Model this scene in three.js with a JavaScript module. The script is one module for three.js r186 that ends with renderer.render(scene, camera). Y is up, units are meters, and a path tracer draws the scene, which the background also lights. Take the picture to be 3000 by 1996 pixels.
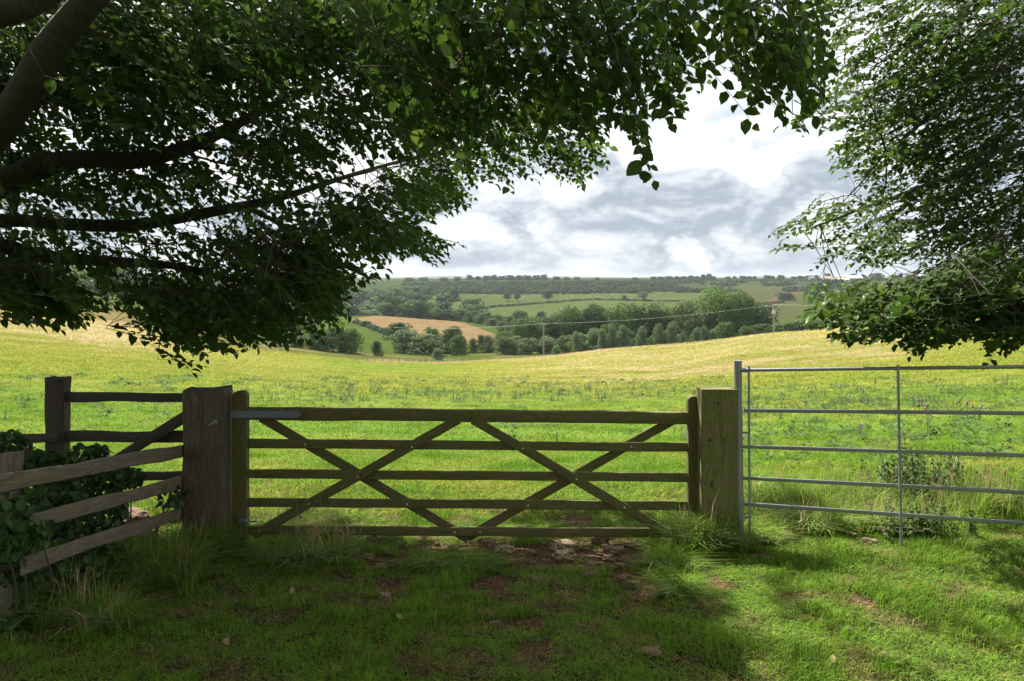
import * as THREE from 'three';
import { mergeGeometries } from 'three/addons/utils/BufferGeometryUtils.js';
import { createNoise2D, createNoise3D } from 'simplex-noise';

// ---------------------------------------------------------------- camera, sky, sun, exposure
const W = 3000, HH = 1996, F = 2333, HORIZON = 815, EYE = 2.05;
const scene = new THREE.Scene();
const camera = new THREE.PerspectiveCamera(2 * Math.atan(HH / 2 / F) * 180 / Math.PI, W / HH, 0.1, 30000);
camera.position.set(0, EYE, 0);
camera.lookAt(0, EYE, -10);
camera.setViewOffset(W, HH, 0, HH / 2 - HORIZON, W, HH);
const renderer = new THREE.WebGLRenderer();
renderer.toneMapping = THREE.LinearToneMapping;
renderer.toneMappingExposure = 2.75;
renderer.shadowMap.enabled = true;

const SUN_DIR = new THREE.Vector3(-0.5, 1.12, -0.78).normalize();
const sun = new THREE.DirectionalLight(new THREE.Color(1.0, 0.95, 0.86), 5.0);
sun.position.copy(SUN_DIR).multiplyScalar(100);
sun.castShadow = true;
sun.shadow.radius = 1.2;
sun.shadow.mapSize.set(4096, 4096);
Object.assign(sun.shadow.camera, { left: -40, right: 40, top: 40, bottom: -40, near: 1, far: 400 });
scene.add(sun, sun.target);
const SKY_STRENGTH = 0.41;

function rng(seed) { let a = seed >>> 0; return () => { a = (a + 0x6D2B79F5) | 0; let t = Math.imul(a ^ (a >>> 15), 1 | a); t = (t + Math.imul(t ^ (t >>> 7), 61 | t)) ^ t; return ((t ^ (t >>> 14)) >>> 0) / 4294967296; }; }
const { clamp, lerp } = THREE.MathUtils;
const smooth = (x, a, b) => { const t = clamp((x - a) / (b - a), 0, 1); return t * t * (3 - 2 * t); };
const n2 = createNoise2D(rng(11)), n3 = createNoise3D(rng(12)), n2b = createNoise2D(rng(13));
const fbm2 = (x, y, o = 4) => { let s = 0, a = 0.5; for (let i = 0; i < o; i++, a *= 0.5) { s += a * n2(x, y); x = x * 2.03 + 7.1; y = y * 2.03 + 3.7; } return s; };
const fbm3 = (x, y, z, o = 4) => { let s = 0, a = 0.5; for (let i = 0; i < o; i++, a *= 0.5) { s += a * n3(x, y, z); x = x * 2.03 + 7.1; y = y * 2.03 + 3.7; z = z * 2.03 + 1.3; } return s; };

const SKY_SEED = 19;
{ // one sky of broken cumulus everywhere, the same statistics in every direction
  const w = 4096, h = 2048, data = new Float32Array(w * h * 4);
  const billow = (x, y, z) => { let s = 0, a = 0.5; for (let i = 0; i < 5; i++, a *= 0.58) { s += a * (1 - 2 * Math.abs(n3(x, y, z))); x = x * 2.1 + 5.3; y = y * 2.1 + 1.9; z = z * 2.1 + 8.8; } return s; };
  const dens = (x, y, z, fine) => { // a layer of heaped cloud seen in perspective
    const k = 1 / (y + 0.42), px = x * k * 3.6 + SKY_SEED, pz = z * k * 3.6, py = y * 8;
    const wx = 0.3 * n3(px * 0.6, py * 0.4, pz * 0.6), wy = 0.3 * n3(px * 0.6 + 40, py * 0.4, pz * 0.6);
    let d = 0.5 * n3(px * 0.3 + wx - 5, py * 0.22, pz * 0.3 + 9) + 0.34 * n3(px * 0.85 + wx, py * 0.6 + wy, pz * 0.85);
    d += 0.38 * (billow(px * 0.9 + wx, py * 0.8 + wy, pz * 0.9) - 0.15);
    if (fine) d += 0.10 * fbm3(px * 6, py * 6, pz * 6, 4);
    return d;
  };
  const below = [0.16, 0.17, 0.12];
  for (let row = 0; row < h; row++) {
    const up = ((row + 0.5) / h - 0.5) * Math.PI, y = Math.sin(up), c = Math.cos(up);
    for (let col = 0; col < w; col++) {
      const i = (row * w + col) * 4;
      data[i + 3] = 1;
      if (y <= 0) { data[i] = below[0]; data[i + 1] = below[1]; data[i + 2] = below[2]; continue; }
      const a = ((col + 0.5) / w - 0.5) * 2 * Math.PI, x = Math.cos(a) * c, z = Math.sin(a) * c;
      const cosSun = x * SUN_DIR.x + y * SUN_DIR.y + z * SUN_DIR.z;
      const d = dens(x, y, z, y < 0.7);
      // towards the sun and upwards: a thinner neighbour means a lit top
      const e = 0.016 + 0.03 * y, d2 = dens(x + SUN_DIR.x * e, y + SUN_DIR.y * e, z + SUN_DIR.z * e, false);
      const cover = 0.25 + 0.75 * smooth(d, -0.75, -0.34), thick = smooth(d, -0.06, 0.34);
      const edge = clamp((d - d2) * 1.1 + 0.03, -0.2, 0.4);
      let lit = 1.0 - 0.46 * thick + 0.72 * edge;
      lit = clamp(lit, 0.46, 1.3) * (1 + 0.6 * Math.pow(Math.max(0, cosSun), 5));
      const hz = Math.exp(-y / 0.045);
      lit = lerp(lit, 0.9, 0.5 * hz);
      const grey = clamp(1.1 - lit, 0, 0.6);
      const cr = lit * (1 - 0.36 * grey), cg = lit * (1 - 0.14 * grey), cb = lit * (1 + 0.10 * grey);
      const br = 0.56 + 0.2 * hz, bg = 0.70 + 0.13 * hz, bb = 0.90 + 0.03 * hz;
      data[i] = lerp(br, cr, cover); data[i + 1] = lerp(bg, cg, cover); data[i + 2] = lerp(bb, cb, cover);
    }
  }
  const sky = new THREE.DataTexture(data, w, h, THREE.RGBAFormat, THREE.FloatType);
  sky.mapping = THREE.EquirectangularReflectionMapping;
  sky.magFilter = sky.minFilter = THREE.LinearFilter;
  sky.needsUpdate = true;
  scene.background = sky; scene.environment = sky;
  scene.backgroundIntensity = SKY_STRENGTH; scene.environmentIntensity = SKY_STRENGTH;
}
scene.fog = new THREE.FogExp2(new THREE.Color(0.80, 0.88, 1.0), 0.00007);

// ---------------------------------------------------------------- naming and tagging
const taken = new Map();
function numbered(name) { const k = taken.get(name) ?? 0; taken.set(name, k + 1); return k ? name + '_' + String(k).padStart(3, '0') : name; }
function shade(o) { o.castShadow = true; o.receiveShadow = true; return o; }
function top(o, name, label, category, group) { o.name = numbered(name); o.userData = { label, category }; if (group) o.userData.group = group; scene.add(o); return o; }
function thing(name, label, category, pos = [0, 0, 0], group) { const g = top(new THREE.Group(), name, label, category, group); g.position.set(...pos); return g; }
function part(parent, name, geo, mat, kind) { const m = shade(new THREE.Mesh(geo, mat)); m.name = name; if (kind) m.userData.kind = kind; parent.add(m); return m; }
function struct(name, geo, mat, label) { const m = shade(new THREE.Mesh(geo, mat)); m.name = numbered(name); m.userData = { kind: 'structure', label }; scene.add(m); return m; }
function clone(o, label, group) { const c = o.clone(); c.name = numbered(o.name.replace(/_\d{3}$/, '')); c.userData = { label: label ?? o.userData.label, category: o.userData.category }; const g = group ?? o.userData.group; if (g) c.userData.group = g; scene.add(c); return c; }

// ---------------------------------------------------------------- terrain heights (relative to the eye), tables of distance -> drop
function pchip(xs, ys) {
  const n = xs.length, d = [], m = [];
  for (let i = 0; i < n - 1; i++) d[i] = (ys[i + 1] - ys[i]) / (xs[i + 1] - xs[i]);
  m[0] = d[0]; m[n - 1] = d[n - 2];
  for (let i = 1; i < n - 1; i++) m[i] = d[i - 1] * d[i] <= 0 ? 0 : 2 * d[i - 1] * d[i] / (d[i - 1] + d[i]);
  return (x) => {
    if (x <= xs[0]) return ys[0] + m[0] * (x - xs[0]);
    if (x >= xs[n - 1]) return ys[n - 1];
    let lo = 0, hi = n - 1;
    while (hi - lo > 1) { const k = (lo + hi) >> 1; if (xs[k] <= x) lo = k; else hi = k; }
    const h = xs[lo + 1] - xs[lo], t = (x - xs[lo]) / h, t2 = t * t, t3 = t2 * t;
    return (2 * t3 - 3 * t2 + 1) * ys[lo] + (t3 - 2 * t2 + t) * h * m[lo] + (-2 * t3 + 3 * t2) * ys[lo + 1] + (t3 - t2) * h * m[lo + 1];
  };
}
const NEAR = [[-40, -0.9], [-15, -1.2], [-5, -1.45], [0, -1.68], [3, -1.85], [4.5, -1.94], [6, -2.05], [8, -2.24], [12, -2.76], [20, -3.82]];
// [angle as a column of the valley, then distance, slope] : slope is the drop per 2333 m of distance
const COLS = [
  [0, [[30, 345], [60, 258], [100, 175], [150, 100], [172, 88], [250, 80], [400, 60], [600, 36], [1000, 10], [2000, 0], [2600, 0]]],
  [400, [[30, 362], [60, 284], [100, 222], [150, 155], [200, 122], [250, 102], [400, 78], [700, 48], [1200, 16], [2000, 0], [2600, 0]]],
  [750, [[30, 375], [60, 310], [100, 270], [150, 235], [200, 205], [240, 186], [300, 170], [500, 125], [800, 85], [1200, 40], [2000, 6], [2600, 1]]],
  [1100, [[30, 383], [60, 328], [100, 291], [150, 263], [195, 246], [240, 226], [300, 195], [340, 172], [450, 124], [500, 112], [560, 111], [680, 116], [800, 98], [1000, 74], [1300, 36], [1600, 12], [2000, 4], [2600, 1]]],
  [1300, [[30, 385], [60, 332], [100, 293], [150, 269], [195, 249], [250, 230], [300, 208], [360, 176], [430, 146], [480, 128], [540, 124], [680, 126], [780, 100], [900, 71], [1050, 47], [1200, 34], [1500, 13], [1800, 4], [2600, 1]]],
  [1500, [[30, 385], [60, 333], [100, 293], [150, 260], [195, 239], [230, 229], [280, 214], [340, 194], [400, 172], [480, 152], [600, 138], [700, 121], [800, 97], [950, 70], [1100, 46], [1300, 26], [1600, 6], [2000, 0], [2600, 0]]],
  [1900, [[30, 380], [60, 325], [100, 280], [150, 228], [182, 202], [210, 212], [260, 216], [350, 196], [500, 160], [700, 115], [850, 80], [1000, 55], [1200, 31], [1500, 9], [2000, 1], [2600, 0]]],
  [2300, [[30, 365], [60, 300], [100, 235], [140, 178], [166, 162], [195, 172], [260, 186], [350, 175], [500, 135], [700, 95], [850, 70], [1000, 50], [1200, 28], [1500, 7], [1800, 1], [2600, 0]]],
  [2650, [[30, 350], [60, 270], [100, 195], [130, 140], [152, 128], [180, 138], [260, 170], [400, 145], [700, 85], [1000, 42], [1300, 16], [1600, 4], [2600, 0]]],
  [3000, [[30, 335], [60, 240], [100, 160], [130, 124], [152, 112], [180, 122], [260, 165], [400, 140], [700, 80], [1000, 38], [1300, 14], [1600, 3], [2600, 0]]],
].map(([px, rows]) => [(px - 1500) / F, pchip([...NEAR.map((r) => r[0]), ...rows.map((r) => r[0])], [...NEAR.map((r) => r[1]), ...rows.map((r) => -r[1] * r[0] / F)])]);
function heightAt(x, z) { // world height
  const D = -z, t = D > 0.5 ? x / D : 0;
  let h;
  if (D <= 12) h = COLS[5][1](D);
  else {
    let k = 0; while (k < COLS.length - 2 && COLS[k + 1][0] < t) k++;
    const u = smooth(t, COLS[k][0], COLS[k + 1][0]) * 0.5 + 0.5 * clamp((t - COLS[k][0]) / (COLS[k + 1][0] - COLS[k][0]), 0, 1);
    h = lerp(COLS[k][1](D), COLS[k + 1][1](D), u);
    if (D < 20) h = lerp(COLS[5][1](D), h, smooth(D, 12, 20));
  }
  const fade = 1 - smooth(D, 10, 30);
  h += 0.05 * fade * Math.log(1 + Math.exp(clamp((x - 1.6) * 2, -30, 30))) / 2;
  h += 0.03 * n2(x * 0.9, z * 0.9) * (D < 60 ? 1 : 0) * 0.7 + 0.012 * n2b(x * 3.1, z * 3.1) * (D < 30 ? 1 : 0);
  h += (smooth(D, 14, 60)) * 0.22 * fbm2(x * 0.06, z * 0.06, 3);
  return EYE + h;
}
const screenY = (x, z) => HORIZON - (heightAt(x, z) - EYE) / -z * F;
const at = (px, py, D) => new THREE.Vector3((px - W / 2) / F * D, EYE - (py - HORIZON) / F * D, -D);
function groundAt(px, py, from = 3.2) { // where the line of sight meets the ground
  const t = (px - W / 2) / F; let D = from;
  while (D < 2590) { if (screenY(t * D, -D) <= py) break; D *= D < 30 ? 1.004 : 1.008; }
  return new THREE.Vector3(t * D, heightAt(t * D, -D), -D);
}
const onGround = (px, D) => { const x = (px - W / 2) / F * D; return new THREE.Vector3(x, heightAt(x, -D), -D); };

// bare soil and worn patches: [px, py, half width, half height in px, strength]
const R0 = rng(77);
const SOIL = [
  [1330, 1616, 170, 22, 0.8], [1560, 1624, 280, 34, 0.9], [1800, 1630, 120, 44, 0.98], [1860, 1605, 80, 14, 0.7], [1460, 1712, 75, 34, 0.95], [1860, 1722, 70, 55, 0.9], [1150, 1722, 60, 32, 0.95], [1120, 1640, 90, 22, 0.7],
  [1120, 1760, 90, 14, 0.8], [1480, 1832, 90, 17, 0.9], [1560, 1826, 60, 24, 0.9], [1580, 1912, 75, 20, 0.95], [1670, 1527, 62, 20, 0.9], [2110, 1722, 45, 22, 0.8], [2480, 1745, 40, 15, 0.85], [2545, 1772, 40, 17, 0.85],
  [2790, 1752, 50, 16, 0.8], [2370, 1815, 40, 13, 0.7], [2630, 1712, 38, 14, 0.6], [780, 1425, 55, 14, 0.7], [1430, 1600, 60, 12, 0.6], [1250, 1608, 60, 16, 0.6], [2030, 1950, 40, 20, 0.7], [1890, 1505, 30, 14, 0.6], [870, 1800, 50, 18, 0.5], [1090, 1900, 50, 14, 0.5], [720, 1790, 70, 14, 0.4],
].map(([px, py, a, b, s]) => { const p = groundAt(px, py), q = groundAt(px, py + b), r = groundAt(px, py - b); return { x: p.x, z: p.z, a: a / F * -p.z, b: Math.max(0.06, (q.z - r.z) / 2), s }; });
function soilAt(x, z) {
  if (z < -14 || z > 0) return 0;
  let s = 0;
  for (const k of SOIL) { const dx = (x - k.x) / k.a, dz = (z - k.z) / k.b, r = dx * dx + dz * dz; if (r < 3) s = Math.max(s, k.s * smooth(Math.sqrt(r) + 0.55 * n2(x * 4.7 + k.x, z * 4.7) + 0.3 * n2b(x * 13, z * 13), 1.2, 0.55)); }
  return s;
}
// what grows: lush green, yellow green, straw (linear colours)
const C = (r, g, b) => new THREE.Color().setRGB(r, g, b);
const LUSH = C(0.13, 0.28, 0.014), YELLOW = C(0.31, 0.345, 0.05), STRAW = C(0.54, 0.46, 0.235), BROWN = C(0.23, 0.15, 0.075), SOILC = C(0.235, 0.145, 0.085);
const fieldEdge = (x, z) => { const px = x / -z * F + 1500; return px < 900 ? lerp(165, 192, clamp(px / 900, 0, 1)) : px < 1700 ? 195 : lerp(195, 168, clamp((px - 1700) / 900, 0, 1)); };
function strawAt(x, z) {
  const D = -z, px = x / D * F + 1500;
  let s = 0.10 + 0.36 * fbm2(x * 0.05, z * 0.12, 4) + 0.22 * n2b(x * 0.5, z * 0.5);
  if (D > 14) {
    s += 0.55 * smooth(D, 40, 95) * (0.35 + 0.65 * smooth(px, 1300, 1750)) * (1 - 0.45 * smooth(px, 2500, 3000));
    s += 0.5 * smooth(D, 75, 130) * smooth(px, 950, 300);
    s -= 0.35 * smooth(D, 95, 150) * smooth(Math.abs(px - 1150), 300, 100) * (1 - smooth(D, 182, 192));
    s += 0.5 * smooth(D, 178, 192) * smooth(px, 900, 1200);
  } else s -= 0.08;
  return clamp(s, 0, 1);
}
function grassColor(x, z, out) {
  const s = strawAt(x, z), D = -z;
  out.copy(LUSH).lerp(YELLOW, clamp(s * 1.6 + 0.5 * smooth(D, 12, 60), 0, 1)).lerp(STRAW, smooth(s, 0.42, 0.95));
  return out;
}

// ---------------------------------------------------------------- textures
function noiseTexture(size, f, srgb = true, repeatWorld) {
  const d = new Uint8Array(size * size * 4);
  for (let j = 0; j < size; j++) for (let i = 0; i < size; i++) { const c = f(i / size, j / size), k = (j * size + i) * 4; d[k] = clamp(c[0], 0, 1) * 255; d[k + 1] = clamp(c[1], 0, 1) * 255; d[k + 2] = clamp(c[2], 0, 1) * 255; d[k + 3] = 255; }
  const t = new THREE.DataTexture(d, size, size, THREE.RGBAFormat);
  t.magFilter = THREE.LinearFilter; t.minFilter = THREE.LinearMipmapLinearFilter; t.generateMipmaps = true;
  t.wrapS = t.wrapT = THREE.MirroredRepeatWrapping;
  if (srgb) t.colorSpace = THREE.SRGBColorSpace;
  if (repeatWorld) t.repeat.set(repeatWorld, repeatWorld);
  t.needsUpdate = true; return t;
}
const grainTex = noiseTexture(512, (u, v) => { const a = 0.78 + 0.26 * fbm2(u * 40, v * 40, 4) + 0.16 * n2b(u * 170, v * 170); return [a, a, a]; }, true, 0.7);
const soilTex = noiseTexture(512, (u, v) => { const a = 0.72 + 0.34 * fbm2(u * 22 + 5, v * 22, 5) + 0.18 * n2b(u * 120, v * 120); return [a, a * 0.99, a * 0.97]; }, true, 1);
const soilBump = noiseTexture(512, (u, v) => { const a = 0.5 + 0.5 * fbm2(u * 30 + 5, v * 30, 5); return [a, a, a]; }, false, 1);
// weathered timber: grain runs along u
function timber(seed, base, dark, algae, algaeAmount, cracks) {
  const r = rng(seed), o = r() * 90, lines = Array.from({ length: cracks }, () => [r(), 0.002 + r() * 0.006, r() * 20]);
  const h = (u, v) => {
    const warp = 0.05 * n2(u * 2 + o, v * 3) ;
    let g = 0.5 + 0.28 * n2(u * 3 + o, (v + warp) * 34) + 0.2 * n2b(u * 8 + o, (v + warp) * 90) + 0.14 * n2(u * 60, v * 240 + o);
    let crack = 0;
    for (const [c, w, q] of lines) { const dd = Math.abs(v + warp * 0.6 + 0.03 * n2(u * 2.2, q) - c); crack = Math.max(crack, smooth(dd, w * (0.4 + 0.8 * Math.max(0, n2(u * 1.5, q + 4))), 0) * smooth(n2(u * 1.3, q + 9), -0.35, 0.1)); }
    return [clamp(g, 0, 1), crack];
  };
  const color = noiseTexture(512, (u, v) => {
    const [g, c] = h(u, v), al = clamp(algaeAmount + 0.9 * algaeAmount * fbm2(u * 5 + o, v * 7, 4) * 2 + 0.25 * algaeAmount * n2b(u * 50, v * 50), 0, 1);
    const k = g * (1 - 0.85 * c);
    const mix = [0, 1, 2].map((i) => lerp(lerp(dark[i], base[i], k), algae[i] * (0.5 + 0.6 * g), al) * (1 - 0.7 * c));
    return mix.map((x) => Math.pow(Math.max(0, x), 1 / 2.2));
  });
  const bump = noiseTexture(512, (u, v) => { const [g, c] = h(u, v), x = g * 0.6 * (1 - c) + 0.2; return [x, x, x]; }, false);
  return new THREE.MeshStandardMaterial({ map: color, bumpMap: bump, bumpScale: 0.004, roughness: 0.88 });
}
const M = {
  oak: timber(3, [0.19, 0.145, 0.085], [0.052, 0.038, 0.023], [0.09, 0.09, 0.045], 0.08, 4),
  gate: timber(4, [0.19, 0.15, 0.055], [0.085, 0.066, 0.024], [0.115, 0.135, 0.018], 0.5, 0),
  green: timber(5, [0.24, 0.20, 0.08], [0.09, 0.075, 0.03], [0.15, 0.17, 0.022], 0.5, 3),
  grey: timber(6, [0.29, 0.235, 0.165], [0.10, 0.078, 0.052], [0.13, 0.135, 0.05], 0.2, 2),
  brown: timber(7, [0.13, 0.10, 0.075], [0.05, 0.038, 0.028], [0.08, 0.08, 0.04], 0.12, 3),
  zinc: new THREE.MeshStandardMaterial({ color: C(0.30, 0.31, 0.32), metalness: 0.6, roughness: 0.5, roughnessMap: noiseTexture(256, (u, v) => { const a = 0.75 + 0.3 * fbm2(u * 14, v * 14, 4); return [a, a, a]; }, false, 3) }),
  strap: new THREE.MeshStandardMaterial({ color: C(0.20, 0.225, 0.25), metalness: 0.55, roughness: 0.6 }),
  bolt: new THREE.MeshStandardMaterial({ color: C(0.62, 0.62, 0.62), metalness: 0.6, roughness: 0.45 }),
  hole: new THREE.MeshStandardMaterial({ color: C(0.018, 0.014, 0.01), roughness: 1 }),
};
{ // bark: smooth grey-brown with wrinkles across
  const bark = noiseTexture(512, (u, v) => { const a = 0.5 + 0.3 * fbm2(u * 9, v * 4, 4) + 0.3 * n2(u * 40, v * 5 + n2(u * 5, v * 5)); const g = clamp(0.5 + fbm2(u * 4 + 9, v * 4, 3), 0, 1); return [0.20 + 0.10 * a, 0.185 + 0.09 * a + 0.04 * g, 0.13 + 0.07 * a]; });
  const bump = noiseTexture(512, (u, v) => { const a = 0.5 + 0.3 * fbm2(u * 9, v * 4, 4) + 0.3 * n2(u * 40, v * 5 + n2(u * 5, v * 5)); return [a, a, a]; }, false);
  M.bark = new THREE.MeshStandardMaterial({ map: bark, bumpMap: bump, bumpScale: 0.005, roughness: 0.95 });
}
const leafMat = (r, g, b, t = 0.42, coat = 0.0, coatRough = 0.35, spec = 0.25) => new THREE.MeshPhysicalMaterial({ specularIntensity: spec, color: C(r, g, b), roughness: 0.96, transmission: t, thickness: 0, side: THREE.DoubleSide, clearcoat: coat, clearcoatRoughness: coatRough, vertexColors: false });
M.beech = leafMat(0.06, 0.12, 0.018, 0.42, 0.1, 0.34);
M.beech2 = leafMat(0.05, 0.105, 0.01, 0.40, 0.08, 0.26);
M.bramble = leafMat(0.06, 0.125, 0.03, 0.3, 0.45, 0.4);
M.blade = leafMat(1, 1, 1, 0.38, 0.0);
M.stem = new THREE.MeshStandardMaterial({ color: C(0.09, 0.07, 0.05), roughness: 0.95 });
M.weed = leafMat(0.075, 0.125, 0.042, 0.3);
M.nettle = leafMat(0.065, 0.125, 0.03, 0.35, 0.05, 0.4);
M.dry = leafMat(0.34, 0.25, 0.13, 0.25);
M.floret = new THREE.MeshStandardMaterial({ color: C(0.26, 0.13, 0.24), roughness: 1 });
M.seedhead = new THREE.MeshStandardMaterial({ color: C(0.20, 0.14, 0.09), roughness: 1 });

// ---------------------------------------------------------------- the ground
const groundMat = new THREE.MeshPhysicalMaterial({ specularIntensity: 0.1, vertexColors: true, map: soilTex, bumpMap: soilBump, bumpScale: 0.03, roughness: 1 });
const fieldMat = new THREE.MeshPhysicalMaterial({ specularIntensity: 0, vertexColors: true, map: grainTex, roughness: 1 });
function sheet(rows, cols, pos, color) { // pos(i, j) -> [x, z]
  const n = rows * cols, p = new Float32Array(n * 3), c = new Float32Array(n * 3), uv = new Float32Array(n * 2), col = new THREE.Color();
  for (let i = 0; i < rows; i++) for (let j = 0; j < cols; j++) {
    const k = i * cols + j, [x, z] = pos(i, j);
    p[k * 3] = x; p[k * 3 + 1] = heightAt(x, z); p[k * 3 + 2] = z;
    color(x, z, col); c[k * 3] = col.r; c[k * 3 + 1] = col.g; c[k * 3 + 2] = col.b;
    uv[k * 2] = x; uv[k * 2 + 1] = z;
  }
  return { p, c, uv };
}
function gridGeo({ p, c, uv }, rows, cols, keep) {
  const idx = [];
  for (let i = 0; i < rows - 1; i++) for (let j = 0; j < cols - 1; j++) { if (keep && !keep(i, j)) continue; const a = i * cols + j, b = a + 1, d = a + cols, e = d + 1; idx.push(a, b, d, b, e, d); }
  const used = new Int32Array(p.length / 3).fill(-1); let m = 0;
  for (let k = 0; k < idx.length; k++) { if (used[idx[k]] < 0) used[idx[k]] = m++; }
  const P = new Float32Array(m * 3), Q = new Float32Array(m * 3), U = new Float32Array(m * 2);
  for (let v = 0; v < used.length; v++) if (used[v] >= 0) { const w = used[v]; for (let k = 0; k < 3; k++) { P[w * 3 + k] = p[v * 3 + k]; Q[w * 3 + k] = c[v * 3 + k]; } U[w * 2] = uv[v * 2]; U[w * 2 + 1] = uv[v * 2 + 1]; }
  const g = new THREE.BufferGeometry();
  g.setAttribute('position', new THREE.BufferAttribute(P, 3)); g.setAttribute('color', new THREE.BufferAttribute(Q, 3)); g.setAttribute('uv', new THREE.BufferAttribute(U, 2));
  g.setIndex(idx.map((v) => used[v])); g.computeVertexNormals(); return g;
}
{ // near ground: rows behind the camera to 9 m ahead
  const zs = [], xs = [];
  for (let D = -40; D < 2.4; D += 1.4) zs.push(D);
  for (let D = 2.4; D < 9; D += 0.06) zs.push(D);
  zs.push(9);
  for (let x = -45; x < -9; x += 1.5) xs.push(x);
  for (let x = -9; x <= 9; x += 0.075) xs.push(x);
  for (let x = 10; x <= 45; x += 1.5) xs.push(x);
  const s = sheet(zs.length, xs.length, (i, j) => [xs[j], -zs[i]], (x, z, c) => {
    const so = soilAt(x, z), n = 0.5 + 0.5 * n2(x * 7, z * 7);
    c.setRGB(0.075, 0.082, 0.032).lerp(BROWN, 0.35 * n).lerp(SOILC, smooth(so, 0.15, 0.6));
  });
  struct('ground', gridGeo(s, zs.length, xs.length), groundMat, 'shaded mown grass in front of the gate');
}
const ROWS = [];
for (let D = 9; D < 30; D += 0.28) ROWS.push(D);
for (let D = 30; D < 222; D += 1.1) ROWS.push(D);
for (let D = 222; D < 2600; D *= 1.0115) ROWS.push(D);
ROWS.push(2600);
const TC = 330, TMAX = 0.86, tcol = (j) => -TMAX + 2 * TMAX * j / (TC - 1);
const wheatLow = pchip([1020, 1130, 1230, 1340, 1440, 1500], [462, 370, 335, 325, 335, 360]), wheatTop = pchip([1020, 1100, 1250, 1340, 1420, 1500], [470, 505, 520, 500, 440, 360]);
function regionOf(x, z) {
  const D = -z, px = x / D * F + 1500, y = screenY(x, z);
  if (D < fieldEdge(x, z)) return 'field';
  if (px > 1030 && px < 1495 && D > wheatLow(px) && D < wheatTop(px)) return 'wheat_field';
  if (D > 560 && px > 1150 && px < 2150) { if (D < 1120) return 'pasture'; if (D < 1480) return 'hillside'; return 'hilltop_field'; }
  if (D > 1480) return 'hilltop_field';
  if (D > 560) return 'hillside';
  return 'valley';
}
const WHEAT = C(0.25, 0.172, 0.088), PAST = C(0.092, 0.125, 0.034), HILL = C(0.055, 0.076, 0.022), TOPF = C(0.042, 0.078, 0.022), VALL = C(0.078, 0.112, 0.024);
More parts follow.
